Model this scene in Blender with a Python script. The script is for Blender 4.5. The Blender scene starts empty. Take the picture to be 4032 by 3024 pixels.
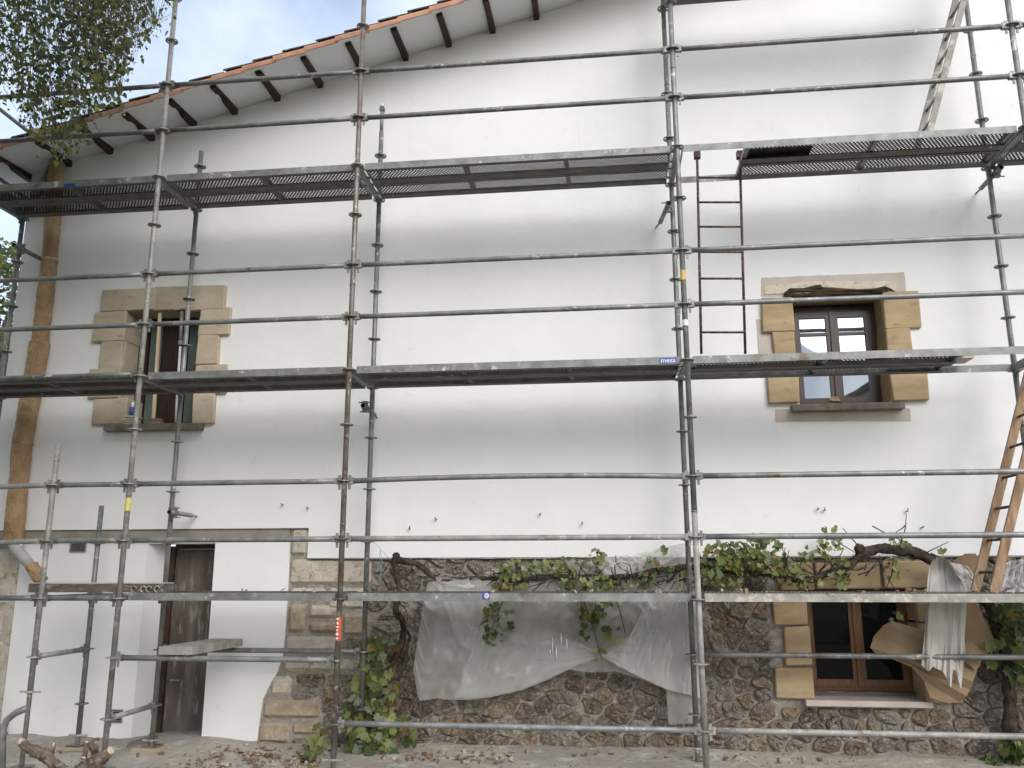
import bpy, bmesh, math, random
from mathutils import Vector, Matrix, Euler, noise
random.seed(11)
R = math.radians
sc = bpy.context.scene
col = sc.collection

# ------------------------------------------------------------------ camera
FPX, CW, CH = 3330.04, 4032.0, 3024.0
CAM = Vector((2.3237, -7.20649, 1.23733))
MR = Matrix.Rotation(R(6.67805), 3, 'Z') @ Matrix.Rotation(R(12.38495), 3, 'X') @ Matrix.Rotation(R(0.11398), 3, 'Y')
cd = bpy.data.cameras.new('camera'); cam = bpy.data.objects.new('camera', cd); col.objects.link(cam)
cd.sensor_width = 36.0; cd.lens = 36.0 * FPX / CW; cd.clip_start = 0.05; cd.clip_end = 500
m3 = Matrix((MR.col[0], MR.col[2], -MR.col[1])).transposed()
cam.matrix_world = Matrix.Translation(CAM) @ m3.to_4x4()
sc.camera = cam

# ------------------------------------------------------------------ sky, sun, exposure
SUN_TRAVEL = Vector((-0.40, 0.76, -0.54)).normalized()
world = bpy.data.worlds.new('World'); sc.world = world; world.use_nodes = True
wn = world.node_tree; wn.nodes.clear()
wo = wn.nodes.new('ShaderNodeOutputWorld'); wb = wn.nodes.new('ShaderNodeBackground')
sky = wn.nodes.new('ShaderNodeTexSky'); sky.sky_type = 'NISHITA'; sky.sun_disc = False
sky.sun_elevation = math.asin(-SUN_TRAVEL.z); sky.sun_rotation = math.atan2(-SUN_TRAVEL.x, -SUN_TRAVEL.y)
sky.air_density = 1.0; sky.dust_density = 2.5; sky.ozone_density = 1.0
tc = wn.nodes.new('ShaderNodeTexCoord'); nz = wn.nodes.new('ShaderNodeTexNoise')
nz.inputs['Scale'].default_value = 2.6; nz.inputs['Detail'].default_value = 6; nz.inputs['Roughness'].default_value = .55
rp = wn.nodes.new('ShaderNodeValToRGB')
rp.color_ramp.elements[0].position = .38; rp.color_ramp.elements[0].color = (.25, .25, .25, 1)
rp.color_ramp.elements[1].position = .62; rp.color_ramp.elements[1].color = (1, 1, 1, 1)
mx = wn.nodes.new('ShaderNodeMix'); mx.data_type = 'RGBA'
mx.inputs[7].default_value = (4.0, 4.36, 4.95, 1)
wn.links.new(tc.outputs['Generated'], nz.inputs['Vector']); wn.links.new(nz.outputs['Fac'], rp.inputs['Fac'])
wn.links.new(rp.outputs['Color'], mx.inputs[0]); wn.links.new(sky.outputs['Color'], mx.inputs[6])
wn.links.new(mx.outputs[2], wb.inputs['Color']); wb.inputs['Strength'].default_value = 0.13
wn.links.new(wb.outputs[0], wo.inputs['Surface'])
sl = bpy.data.lights.new('sun', 'SUN'); sl.energy = 0.95; sl.angle = R(45); sl.color = (1.0, .992, .98)
so = bpy.data.objects.new('sun', sl); col.objects.link(so)
so.rotation_euler = SUN_TRAVEL.to_track_quat('-Z', 'Y').to_euler(); so.location = (8, -12, 14)
sc.view_settings.view_transform = 'Standard'; sc.view_settings.look = 'None'
sc.view_settings.gamma = 1.0; sc.view_settings.use_curve_mapping = False
sc.view_settings.exposure = 1.04

# ------------------------------------------------------------------ helpers
def spot(dx, dy, Y):
    """a place on the vertical plane y = Y, sighted from the camera station (survey units 2212 x 1659)"""
    k = CW / 2212.0
    d = MR @ Vector(((dx * k - CW / 2) / FPX, 1.0, (CH / 2 - dy * k) / FPX))
    return CAM + d * ((Y - CAM.y) / d.y)
def spotz(dx, dy, Z):
    k = CW / 2212.0
    d = MR @ Vector(((dx * k - CW / 2) / FPX, 1.0, (CH / 2 - dy * k) / FPX))
    return CAM + d * ((Z - CAM.z) / d.z)
def U(a, b): return random.uniform(a, b)
def lerp_poly(pl, x):
    for (a, b), (c_, d_) in zip(pl[:-1], pl[1:]):
        if a <= x <= c_: return b + (d_-b)*(x-a)/(c_-a) if c_ > a else b
    return pl[0][1] if x < pl[0][0] else pl[-1][1]

class MB:
    def __init__(s): s.v = []; s.f = []; s.m = []; s.s = []
    def face(s, idx, mi=0, sm=False): s.f.append(idx); s.m.append(mi); s.s.append(sm)
    def box(s, x0, x1, y0, y1, z0, z1, mi=0):
        b = len(s.v)
        s.v += [(x0,y0,z0),(x1,y0,z0),(x1,y1,z0),(x0,y1,z0),(x0,y0,z1),(x1,y0,z1),(x1,y1,z1),(x0,y1,z1)]
        for q in ((0,3,2,1),(4,5,6,7),(0,1,5,4),(1,2,6,5),(2,3,7,6),(3,0,4,7)): s.face([b+i for i in q], mi)
        return s
    def obox(s, c, ax, ay, az, mi=0):
        """box by centre and three half-axis vectors"""
        b = len(s.v); c = Vector(c)
        for k in (-1, 1):
            for i, j in ((-1,-1),(1,-1),(1,1),(-1,1)): s.v.append(tuple(c + Vector(ax)*i + Vector(ay)*j + Vector(az)*k))
        for q in ((0,3,2,1),(4,5,6,7),(0,1,5,4),(1,2,6,5),(2,3,7,6),(3,0,4,7)): s.face([b+i for i in q], mi)
        return s
    def bar(s, p, q, w, h, up=(0,0,1), mi=0):
        p = Vector(p); q = Vector(q); d = (q - p); L = d.length; d.normalize()
        side = d.cross(Vector(up)); side = side.normalized() if side.length > 1e-6 else Vector((1,0,0))
        u = side.cross(d).normalized()
        return s.obox((p + q) / 2, d * L / 2, side * w / 2, u * h / 2, mi)
    def tube(s, pts, r, n=12, caps=True, mi=0, sm=True, hollow=0):
        pts = [Vector(p) for p in pts]; rs = r if isinstance(r, (list, tuple)) else [r] * len(pts)
        b = len(s.v); prev = None
        for i, p in enumerate(pts):
            d = (pts[min(i+1, len(pts)-1)] - pts[max(i-1, 0)]).normalized()
            if prev is None:
                a = Vector((0,0,1)) if abs(d.z) < .9 else Vector((1,0,0)); u = d.cross(a).normalized()
            else:
                u = (prev - d * prev.dot(d)).normalized()
            prev = u; w = d.cross(u)
            for k in range(n):
                t = 2 * math.pi * k / n; s.v.append(tuple(p + (u * math.cos(t) + w * math.sin(t)) * rs[i]))
        for i in range(len(pts) - 1):
            for k in range(n):
                a = b + i*n + k; c = b + i*n + (k+1) % n
                s.face([a, c, c + n, a + n], mi, sm)
        if caps:
            s.face([b + k for k in range(n)][::-1], mi); e = b + (len(pts)-1)*n; s.face([e + k for k in range(n)], mi)
        return s
    def prism(s, poly, y0, y1, mi=0):
        """outline in x,z swept from y0 to y1"""
        n = len(poly); b = len(s.v)
        s.v += [(x, y0, z) for x, z in poly] + [(x, y1, z) for x, z in poly]
        s.face([b + i for i in range(n)], mi); s.face([b + n + i for i in range(n)][::-1], mi)
        for i in range(n):
            j = (i + 1) % n; s.face([b + i, b + n + i, b + n + j, b + j], mi)
        return s
    def grid(s, rows, mi=0, sm=True):
        b = len(s.v); n = len(rows[0])
        for r_ in rows: s.v += [tuple(p) for p in r_]
        for i in range(len(rows) - 1):
            for k in range(n - 1):
                a = b + i*n + k; s.face([a, a + 1, a + n + 1, a + n], mi, sm)
        return s

I4 = Matrix.Identity(4)
W = {}
def mesh_of(name, mb, mats, centre=None):
    me = bpy.data.meshes.new(name)
    c = Vector((0,0,0))
    if centre is None:
        n = len(mb.v)
        lo = Vector((min(v[i] for v in mb.v) for i in range(3))); hi = Vector((max(v[i] for v in mb.v) for i in range(3)))
        c = (lo + hi) / 2
    else: c = Vector(centre)
    me.from_pydata([(v[0]-c.x, v[1]-c.y, v[2]-c.z) for v in mb.v], [], mb.f)
    for m in (mats if isinstance(mats, (list, tuple)) else [mats]): me.materials.append(m)
    me.polygons.foreach_set('material_index', mb.m); me.polygons.foreach_set('use_smooth', mb.s)
    me.update()
    return me, c
def par(o, p):
    if p is not None:
        o.parent = p; o.matrix_parent_inverse = W[p].inverted()
def link(name, me, mw, parent=None):
    o = bpy.data.objects.new(name, me); col.objects.link(o)
    o.matrix_basis = mw; W[o] = mw.copy(); par(o, parent)
    return o
def build(mb, name, mats, parent=None, recalc=False):
    me, c = mesh_of(name, mb, mats)
    if recalc:
        bm = bmesh.new(); bm.from_mesh(me); bmesh.ops.recalc_face_normals(bm, faces=bm.faces); bm.to_mesh(me); bm.free()
    return link(name, me, Matrix.Translation(c), parent)
def thing(name, loc, label, cat, group=None):
    o = bpy.data.objects.new(name, None); col.objects.link(o); o.empty_display_size = .1
    o.matrix_basis = Matrix.Translation(Vector(loc)); W[o] = o.matrix_basis.copy()
    tag(o, label, cat, group); return o
def tag(o, label=None, cat=None, group=None, kind=None):
    if label: o['label'] = label
    if cat: o['category'] = cat
    if group: o['group'] = group
    if kind: o['kind'] = kind
    return o
def block(x0, x1, y0, y1, z0, z1, bev=.008, jit=.006, sub=0):
    """ashlar block: bevelled box with slightly wandering corners"""
    bm = bmesh.new()
    vs = [bm.verts.new((x + U(-jit, jit), y + U(-jit, jit)*.6, z + U(-jit, jit))) for z in (z0, z1) for x, y in ((x0,y0),(x1,y0),(x1,y1),(x0,y1))]
    for q in ((0,3,2,1),(4,5,6,7),(0,1,5,4),(1,2,6,5),(2,3,7,6),(3,0,4,7)): bm.faces.new([vs[i] for i in q])
    bmesh.ops.bevel(bm, geom=bm.edges[:], offset=bev, segments=1, affect='EDGES', profile=.5)
    mb = MB(); bm.verts.index_update()
    mb.v = [tuple(v.co) for v in bm.verts]
    for f in bm.faces: mb.face([v.index for v in f.verts])
    bm.free(); return mb

# ------------------------------------------------------------------ materials
def nt(name):
    m = bpy.data.materials.new(name); m.use_nodes = True
    t = m.node_tree; t.nodes.clear()
    o = t.nodes.new('ShaderNodeOutputMaterial'); p = t.nodes.new('ShaderNodeBsdfPrincipled')
    t.links.new(p.outputs[0], o.inputs['Surface'])
    return m, t, p, o
def coords(t, scale=(1,1,1), rnd=True, kind='Object'):
    tc = t.nodes.new('ShaderNodeTexCoord'); mp = t.nodes.new('ShaderNodeMapping')
    mp.inputs['Scale'].default_value = scale; t.links.new(tc.outputs[kind], mp.inputs['Vector'])
    if rnd:
        oi = t.nodes.new('ShaderNodeObjectInfo'); mu = t.nodes.new('ShaderNodeMath'); mu.operation = 'MULTIPLY'; mu.inputs[1].default_value = 37.0
        t.links.new(oi.outputs['Random'], mu.inputs[0]); t.links.new(mu.outputs[0], mp.inputs['Location'])
    return mp.outputs[0]
def noi(t, vec, scale, detail=4, rough=.55, dist=0):
    n = t.nodes.new('ShaderNodeTexNoise'); n.inputs['Scale'].default_value = scale; n.inputs['Detail'].default_value = detail
    n.inputs['Roughness'].default_value = rough; n.inputs['Distortion'].default_value = dist
    t.links.new(vec, n.inputs['Vector']); return n.outputs['Fac']
def ramp(t, fac, a, b, ca=(0,0,0,1), cb=(1,1,1,1)):
    r = t.nodes.new('ShaderNodeValToRGB'); e = r.color_ramp.elements
    e[0].position = a; e[0].color = ca if len(ca) == 4 else (*ca, 1); e[1].position = b; e[1].color = cb if len(cb) == 4 else (*cb, 1)
    t.links.new(fac, r.inputs['Fac']); return r.outputs['Color']
def mixc(t, fac, a, b, mode='MIX'):
    m = t.nodes.new('ShaderNodeMix'); m.data_type = 'RGBA'; m.blend_type = mode
    for sock, val in ((0, fac), (6, a), (7, b)):
        if isinstance(val, (int, float)): m.inputs[sock].default_value = val
        elif isinstance(val, tuple): m.inputs[sock].default_value = val if len(val) == 4 else (*val, 1)
        else: t.links.new(val, m.inputs[sock])
    return m.outputs[2]
def bump(t, p, h, strength, dist=.01):
    b = t.nodes.new('ShaderNodeBump'); b.inputs['Strength'].default_value = strength; b.inputs['Distance'].default_value = dist
    t.links.new(h, b.inputs['Height']); t.links.new(b.outputs[0], p.inputs['Normal'])
def setc(t, p, c):
    if isinstance(c, tuple): p.inputs['Base Color'].default_value = (*c, 1)
    else: t.links.new(c, p.inputs['Base Color'])

def m_noise(name, a, b, scale=3, rough=.8, bstr=.2, bscale=30, bdist=.01, stretch=(1,1,1), third=None, spec=.3, rnd=True, detail=5, lo=.35, hi=.65, t3=.56):
    m, t, p, o = nt(name); v = coords(t, stretch, rnd)
    c = ramp(t, noi(t, v, scale, detail), lo, hi, a, b)
    if third: c = mixc(t, ramp(t, noi(t, v, scale * 2.7, 4, .6), t3, t3 + .12), c, third)
    setc(t, p, c); p.inputs['Roughness'].default_value = rough; p.inputs['Specular IOR Level'].default_value = spec
    if bstr: bump(t, p, noi(t, v, bscale, 6, .6), bstr, bdist)
    return m
def m_steel(name, a, b, rust=0., splash=0., metal=.35, rough=.5, splashc=(.62,.60,.56)):
    m, t, p, o = nt(name); v = coords(t)
    c = ramp(t, noi(t, v, 7, 6, .6), .3, .7, a, b)
    c = mixc(t, ramp(t, noi(t, v, 34, 3, .6), .66, .78), c, (.36,.36,.35))
    if rust:
        c = mixc(t, ramp(t, noi(t, v, 5.3, 6, .65), .64 - rust * .3, .72 - rust * .2), c, ramp(t, noi(t, v, 40, 4), .3, .7, (.10,.066,.048), (.22,.155,.115)))
    if splash:
        m1 = mixc(t, 1.0, ramp(t, noi(t, v, 11, 7, .68, .3), .66 - splash * .26, .71 - splash * .22), ramp(t, noi(t, v, 1.7, 3), .38, .58), 'MULTIPLY')
        c = mixc(t, m1, c, splashc)
    setc(t, p, c); p.inputs['Metallic'].default_value = metal; p.inputs['Roughness'].default_value = rough
    bump(t, p, noi(t, v, 60, 5), .25, .003)
    return m
M = {}
M['steel'] = m_steel('galvanised_steel', (.15,.155,.155), (.31,.315,.31), .1, .25)
M['steel_dark'] = m_steel('weathered_steel', (.125,.13,.13), (.27,.275,.27), .15, .3)
M['steel_pale'] = m_steel('plaster_splashed_steel', (.22,.212,.20), (.38,.365,.34), .14, .5, .2, .6, (.50,.48,.445))
M['steel_rust'] = m_steel('rusty_steel', (.15,.135,.12), (.27,.25,.23), .55, .3)
M['deck'] = m_steel('plank_steel', (.15,.155,.15), (.32,.325,.315), .12, .28, .3, .55)
M['deck_pale'] = m_steel('dusty_plank_steel', (.25,.24,.22), (.42,.40,.37), .08, .6, .15, .7, (.58,.53,.46))
M['deck_inner'] = m_steel('shade_toned_rusty_steel', (.085,.078,.072), (.17,.158,.146), .3, .12, .15, .75)  # plank steel with underside shade painted into its colour, plus some rust
M['rust'] = m_noise('rusted_rod', (.045,.028,.022), (.12,.075,.055), 18, .8, .3, 90, .003, third=(.32,.28,.25))
M['render'] = None
def m_render():
    m, t, p, o = nt('white_render'); v = coords(t, rnd=False)
    c = ramp(t, noi(t, v, 1.1, 6, .6), .3, .7, (.790,.793,.798), (.850,.853,.858))
    c = mixc(t, ramp(t, noi(t, v, 6, 5, .6), .64, .78), c, (.715,.712,.705))
    v2 = coords(t, (7, 7, .5), False); c = mixc(t, ramp(t, noi(t, v2, 1.3, 6, .62), .64, .84), c, (.755,.752,.745))
    setc(t, p, c); p.inputs['Roughness'].default_value = .9; p.inputs['Specular IOR Level'].default_value = .15
    a = t.nodes.new('ShaderNodeMath'); a.operation = 'ADD'
    mu = t.nodes.new('ShaderNodeMath'); mu.operation = 'MULTIPLY'; mu.inputs[1].default_value = .06
    t.links.new(noi(t, v, 2.2, 3), a.inputs[0]); t.links.new(noi(t, v, 130, 4), mu.inputs[0]); t.links.new(mu.outputs[0], a.inputs[1])
    bump(t, p, a.outputs[0], .5, .025)
    return m
M['render'] = m_render()
M['mortar_band'] = m_noise('bare_mortar', (.25,.225,.195), (.33,.30,.265), 5, .9, .2, 60)
M['patch'] = m_noise('fresh_mortar_patch', (.50,.44,.39), (.58,.52,.47), 4, .92, .35, 45, .008)
M['patch2'] = m_noise('cream_mortar', (.58,.52,.42), (.68,.62,.52), 7, .92, .5, 35, .012, third=(.40,.36,.30))
M['sand'] = m_noise('golden_sandstone', (.36,.262,.148), (.47,.36,.225), 2.2, .85, .5, 45, .006, (1,1,3.2), third=(.30,.20,.11), t3=.60)
M['sand_pale'] = m_noise('pale_sandstone', (.42,.35,.26), (.54,.465,.365), 2.6, .85, .5, 45, .006, (1,1,2), third=(.36,.285,.20), t3=.60)
M['sand_grey'] = m_noise('weathered_sandstone', (.45,.405,.345), (.61,.555,.475), 6, .9, .7, 28, .02, third=(.36,.27,.17))
M['sand_brown'] = m_noise('brown_sandstone', (.32,.255,.185), (.48,.395,.30), 8, .9, .8, 28, .02, third=(.48,.42,.34))
STONES = []
for nme, a, b, th in (('brown_rubble', (.18,.135,.105), (.33,.262,.21), (.45,.415,.38)), ('grey_rubble', (.20,.17,.14), (.38,.33,.285), (.50,.465,.43)),
                      ('ochre_rubble', (.235,.18,.12), (.41,.325,.235), (.47,.42,.36)), ('dark_rubble', (.135,.105,.085), (.255,.205,.172), (.42,.39,.36)),
                      ('pale_rubble', (.26,.22,.175), (.43,.385,.33), (.52,.49,.45))):
    STONES.append(m_noise(nme, a, b, 12, .92, 1.0, 26, .09, third=th, t3=.54))
M['mortar'] = m_noise('rubble_mortar', (.27,.245,.215), (.39,.36,.325), 9, .95, 1.0, 22, .03, third=(.45,.42,.385))
M['beam'] = m_noise('dark_stained_timber', (.022,.013,.010), (.065,.036,.026), 6, .6, .4, 40, .004, (1,.15,1))
M['wood'] = m_noise('ladder_wood', (.26,.155,.09), (.42,.28,.18), 5, .75, .3, 40, .003, (3,3,.4), third=(.48,.40,.33))
M['board'] = m_noise('raw_board', (.34,.27,.19), (.50,.42,.31), 6, .85, .3, 50, .003, (.3,3,3))
M['lath'] = m_noise('pale_lath', (.55,.42,.25), (.68,.55,.36), 6, .7, .1, 40, .002, (3,3,.3))
M['plank_dark'] = m_noise('dirty_plank', (.075,.06,.05), (.17,.145,.125), 5, .9, .4, 40, .004, (.4,3,3), third=(.30,.28,.26))
M['rotten'] = m_noise('rotten_lintel_wood', (.018,.012,.008), (.12,.08,.05), 9, .95, 1.0, 20, .04, (.5,1,3))
M['terracotta'] = m_noise('terracotta_tile', (.47,.245,.165), (.60,.345,.245), 6, .85, .2, 60, .003, third=(.42,.25,.18))
M['old_tile'] = m_noise('lichened_tile', (.045,.04,.035), (.14,.115,.09), 14, .95, .5, 50, .006, third=(.25,.23,.19))
M['soffit'] = M['render']
M['paper'] = m_noise('brown_kraft_paper', (.31,.20,.10), (.47,.325,.185), 5, .7, 1.0, 20, .05, (1.3,1.3,.9))
M['tape'] = m_noise('clear_tape', (.40,.34,.27), (.55,.49,.41), 20, .35, .1, 40)
M['pvc'] = m_noise('grey_pvc', (.34,.335,.325), (.46,.455,.44), 9, .5, .1, 40)
M['frame_dark'] = m_noise('dark_window_wood', (.026,.013,.011), (.048,.024,.020), 8, .35, .15, 60, .002, (4,4,.5), spec=.5)
M['frame_brown'] = m_noise('brown_window_wood', (.10,.045,.02), (.18,.085,.04), 8, .45, .15, 60, .002, (4,4,.5), spec=.5)
M['door'] = m_noise('dusty_door', (.075,.06,.052), (.15,.125,.11), 4, .75, .2, 40, .003, (2,1,.35), third=(.23,.21,.195))
M['bark'] = m_noise('vine_bark', (.028,.020,.016), (.10,.075,.06), 16, .95, 1.0, 30, .03, (1,1,1))
M['bark_old'] = m_noise('felled_bark', (.07,.052,.04), (.26,.20,.16), 14, .95, 1.0, 24, .04, third=(.40,.33,.27))
M['heartwood'] = m_noise('cut_wood', (.50,.40,.30), (.66,.55,.44), 8, .9, .3, 40)
M['birch_bark'] = m_noise('birch_bark', (.06,.05,.045), (.16,.14,.12), 9, .9, .4, 30)
M['card'] = m_noise('cardboard', (.29,.205,.125), (.36,.26,.165), 4, .85, .12, 60, .002, spec=.2)
M['cloth'] = m_noise('dusty_white_sheet', (.50,.475,.44), (.64,.615,.585), 5, .9, .5, 22, .01, spec=.25)
M['blue'] = m_noise('blue_plastic', (.03,.06,.30), (.05,.09,.42), 8, .4, 0)
M['white'] = m_noise('white_plastic', (.72,.73,.74), (.80,.80,.80), 8, .45, 0)
M['red'] = m_noise('red_sticker', (.50,.09,.04), (.62,.14,.07), 20, .6, 0)
M['yellow'] = m_noise('yellow_sticker', (.62,.52,.12), (.72,.62,.20), 30, .6, 0)
M['orange'] = m_noise('orange_sticker', (.55,.38,.10), (.68,.50,.18), 30, .6, 0, third=(.4,.38,.34))
M['slate'] = m_noise('slate', (.16,.135,.11), (.27,.23,.19), 8, .85, .4, 30)
M['string'] = m_noise('green_twine', (.10,.42,.34), (.16,.52,.44), 20, .7, 0)
M['curtain'] = m_noise('grey_green_panel', (.10,.135,.13), (.15,.19,.18), 3, .8, .1, 30)
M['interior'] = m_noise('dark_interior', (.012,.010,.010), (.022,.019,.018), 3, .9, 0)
M['vent'] = m_noise('vent_grille', (.20,.20,.195), (.28,.28,.27), 8, .6, 0)
M['dry'] = m_noise('dry_leaf', (.14,.085,.05), (.24,.155,.095), 8, .9, .2, 40)
M['rubble_bits'] = m_noise('rubble_chips', (.30,.255,.20), (.46,.42,.36), 10, .95, .4, 40)
GROUND_Y = 0.0            # the ground sheet is centred on the world origin
def m_ground():
    m, t, p, o = nt('dusty_ground'); v = coords(t, rnd=False)
    c = ramp(t, noi(t, v, .9, 7, .6), .32, .68, (.33,.30,.26), (.50,.465,.41))
    c = mixc(t, ramp(t, noi(t, v, 4.5, 6, .65), .52, .66), c, (.57,.545,.505))
    c = mixc(t, ramp(t, noi(t, v, 16, 5, .6), .60, .70), c, (.15,.13,.105))
    sp = t.nodes.new('ShaderNodeSeparateXYZ'); t.links.new(v, sp.inputs[0])
    ad = t.nodes.new('ShaderNodeMath'); ad.operation = 'MULTIPLY_ADD'; ad.inputs[1].default_value = 1.2
    sh = t.nodes.new('ShaderNodeMath'); sh.operation = 'ADD'; sh.inputs[1].default_value = 1.6 + GROUND_Y; t.links.new(sp.outputs[1], sh.inputs[0])
    t.links.new(noi(t, v, 1.7, 4), ad.inputs[0]); t.links.new(sh.outputs[0], ad.inputs[2])
    c = mixc(t, ramp(t, ad.outputs[0], 0, 1), ramp(t, noi(t, v, 5, 6), .3, .7, (.075,.085,.038), (.17,.16,.105)), c)
    setc(t, p, c); p.inputs['Roughness'].default_value = .95; p.inputs['Specular IOR Level'].default_value = .1
    bump(t, p, noi(t, v, 14, 8, .65), .9, .03); return m
M['ground'] = m_ground()
def m_glass(name, tint, rough=.02, dark=.9):
    m, t, p, o = nt(name)
    p.inputs['Base Color'].default_value = (*tint, 1); p.inputs['Roughness'].default_value = rough
    p.inputs['Specular IOR Level'].default_value = dark; p.inputs['IOR'].default_value = 1.6
    v = coords(t); bump(t, p, noi(t, v, 2.2, 2), .03, .02)
    return m
M['glass'] = m_glass('window_glass', (.008,.009,.010), .05, .25)
M['glass_bright'] = m_glass('coated_glass', (.33,.36,.385), .02, 1.0)
M['glass_bright'].node_tree.nodes['Principled BSDF'].inputs['Metallic'].default_value = .9
def m_film():
    m, t, p, o = nt('plastic_film'); t.nodes.remove(p)
    v = coords(t)
    tr = t.nodes.new('ShaderNodeBsdfTransparent'); tr.inputs['Color'].default_value = (.93,.93,.92,1)
    df = t.nodes.new('ShaderNodeBsdfDiffuse'); df.inputs['Color'].default_value = (.86,.86,.855,1)
    tl = t.nodes.new('ShaderNodeBsdfTranslucent'); tl.inputs['Color'].default_value = (.78,.775,.765,1)
    gl = t.nodes.new('ShaderNodeBsdfGlossy'); gl.inputs['Roughness'].default_value = .35; gl.inputs['Color'].default_value = (.8,.8,.8,1)
    a = t.nodes.new('ShaderNodeMixShader'); a.inputs[0].default_value = .35
    b = t.nodes.new('ShaderNodeMixShader'); b.inputs[0].default_value = .07
    c = t.nodes.new('ShaderNodeMixShader')
    t.links.new(df.outputs[0], a.inputs[1]); t.links.new(tl.outputs[0], a.inputs[2])
    t.links.new(a.outputs[0], b.inputs[1]); t.links.new(gl.outputs[0], b.inputs[2])
    f0 = ramp(t, noi(t, v, 1.6, 4, .5), .3, .75, (.28,.28,.28,1), (.50,.50,.50,1))
    lw = t.nodes.new('ShaderNodeLayerWeight'); lw.inputs['Blend'].default_value = .5
    f = mixc(t, 1.0, f0, ramp(t, lw.outputs['Facing'], .1, .8, (0,0,0,1), (.6,.6,.6,1)), 'ADD')
    t.links.new(f, c.inputs[0]); t.links.new(tr.outputs[0], c.inputs[1]); t.links.new(b.outputs[0], c.inputs[2])
    bp = t.nodes.new('ShaderNodeBump'); bp.inputs['Strength'].default_value = .2; bp.inputs['Distance'].default_value = .02
    t.links.new(noi(t, v, 4, 3, .5, 1.5), bp.inputs['Height'])
    for s in (df, gl, tl): t.links.new(bp.outputs[0], s.inputs['Normal'])
    t.links.new(c.outputs[0], o.inputs['Surface']); return m
M['film'] = m_film()
def m_perf():
    """perforated steel sheet: 20 mm round holes on a staggered pitch"""
    m, t, p, o = nt('perforated_plank_steel')
    tc = t.nodes.new('ShaderNodeTexCoord'); sp = t.nodes.new('ShaderNodeSeparateXYZ'); t.links.new(tc.outputs['Object'], sp.inputs[0])
    def mt(op, a, b=None):
        n = t.nodes.new('ShaderNodeMath'); n.operation = op
        for i, x in enumerate((a, b)):
            if x is None: continue
            if isinstance(x, (int, float)): n.inputs[i].default_value = x
            else: t.links.new(x, n.inputs[i])
        return n.outputs[0]
    def dots(ox, oy):
        px, py = .035, .050
        a = mt('SUBTRACT', mt('FRACT', mt('ADD', mt('DIVIDE', sp.outputs[0], px), ox + 400)), .5)
        b = mt('SUBTRACT', mt('FRACT', mt('ADD', mt('DIVIDE', sp.outputs[1], py), oy + 400)), .5)
        a = mt('MULTIPLY', a, px); b = mt('MULTIPLY', b, py)
        return mt('SQRT', mt('ADD', mt('MULTIPLY', a, a), mt('MULTIPLY', b, b)))
    d = mt('MINIMUM', dots(0, 0), dots(.5, .5)); hole = mt('LESS_THAN', d, .0105)
    v = coords(t); c = ramp(t, noi(t, v, 7, 5), .3, .7, (.03,.028,.026), (.07,.066,.062)); setc(t, p, c)
    p.inputs['Metallic'].default_value = .2; p.inputs['Roughness'].default_value = .65
    tr = t.nodes.new('ShaderNodeBsdfTransparent'); ms = t.nodes.new('ShaderNodeMixShader')
    t.links.new(hole, ms.inputs[0]); t.links.new(p.outputs[0], ms.inputs[1]); t.links.new(tr.outputs[0], ms.inputs[2])
    t.links.new(ms.outputs[0], o.inputs['Surface']); return m
M['perf'] = m_perf()
def m_leaf(name, a, b, tl=.35):
    m, t, p, o = nt(name); v = coords(t)
    c = ramp(t, noi(t, v, 14, 3), .3, .7, a, b); setc(t, p, c); p.inputs['Roughness'].default_value = .55; p.inputs['Specular IOR Level'].default_value = .35
    tr = t.nodes.new('ShaderNodeBsdfTranslucent'); ms = t.nodes.new('ShaderNodeMixShader'); ms.inputs[0].default_value = tl
    t.links.new(mixc(t, .5, c, (b[0]*1.3, b[1]*1.3, b[2]*.8)), tr.inputs['Color'])
    t.links.new(p.outputs[0], ms.inputs[1]); t.links.new(tr.outputs[0], ms.inputs[2]); t.links.new(ms.outputs[0], o.inputs['Surface']); return m
VL = [m_leaf('vine_leaf_green', (.145,.18,.062), (.235,.275,.105)), m_leaf('vine_leaf_dark', (.055,.085,.03), (.105,.145,.05)),
      m_leaf('vine_leaf_light', (.235,.265,.095), (.34,.37,.15)), m_leaf('vine_leaf_yellow', (.20,.16,.05), (.31,.24,.08)),
      m_leaf('vine_leaf_rust', (.11,.065,.03), (.20,.115,.055)), m_leaf('vine_leaf_dusty', (.17,.21,.13), (.27,.31,.21))]
BL = [m_leaf('birch_leaf_olive', (.085,.11,.034), (.14,.165,.055), .4), m_leaf('birch_leaf_dark', (.04,.058,.02), (.075,.10,.033), .3),
      m_leaf('birch_leaf_light', (.16,.185,.06), (.25,.265,.10), .4), m_leaf('birch_leaf_yellow', (.26,.19,.045), (.36,.25,.07), .3)]

# ================================================================== THE SETTING
YW = 1.15           # face of the render on the upper storey
GZ = -0.40          # ground level
def ground():
    xs = [-60,-30,-15,-9,-6.5] + [-5 + .25*i for i in range(52)] + [8.5,10,14,22,40,60]
    ys = [-60,-30,-15,-8,-5] + [-3.5 + .22*i for i in range(24)] + [3,6,12,25,60]
    rows = []
    for y in ys:
        r_ = []
        for x in xs:
            z = GZ
            if -6 < x < 8 and -4 < y < 2: z += .035*noise.noise(Vector((x*.9, y*.9, 3))) + .02*noise.noise(Vector((x*2.6, y*2.6, 7)))
            if .55 < y < 1.4 and -6 < x < 8: z += .05*min(1, (y-.55)/.5)*(.6 + noise.noise(Vector((x*2.2, y*3, 1))))
            r_.append((x, y, z))
        rows.append(r_)
    mb = MB(); mb.grid(rows); return tag(build(mb, 'ground', M['ground']), kind='structure')
ground()

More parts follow.
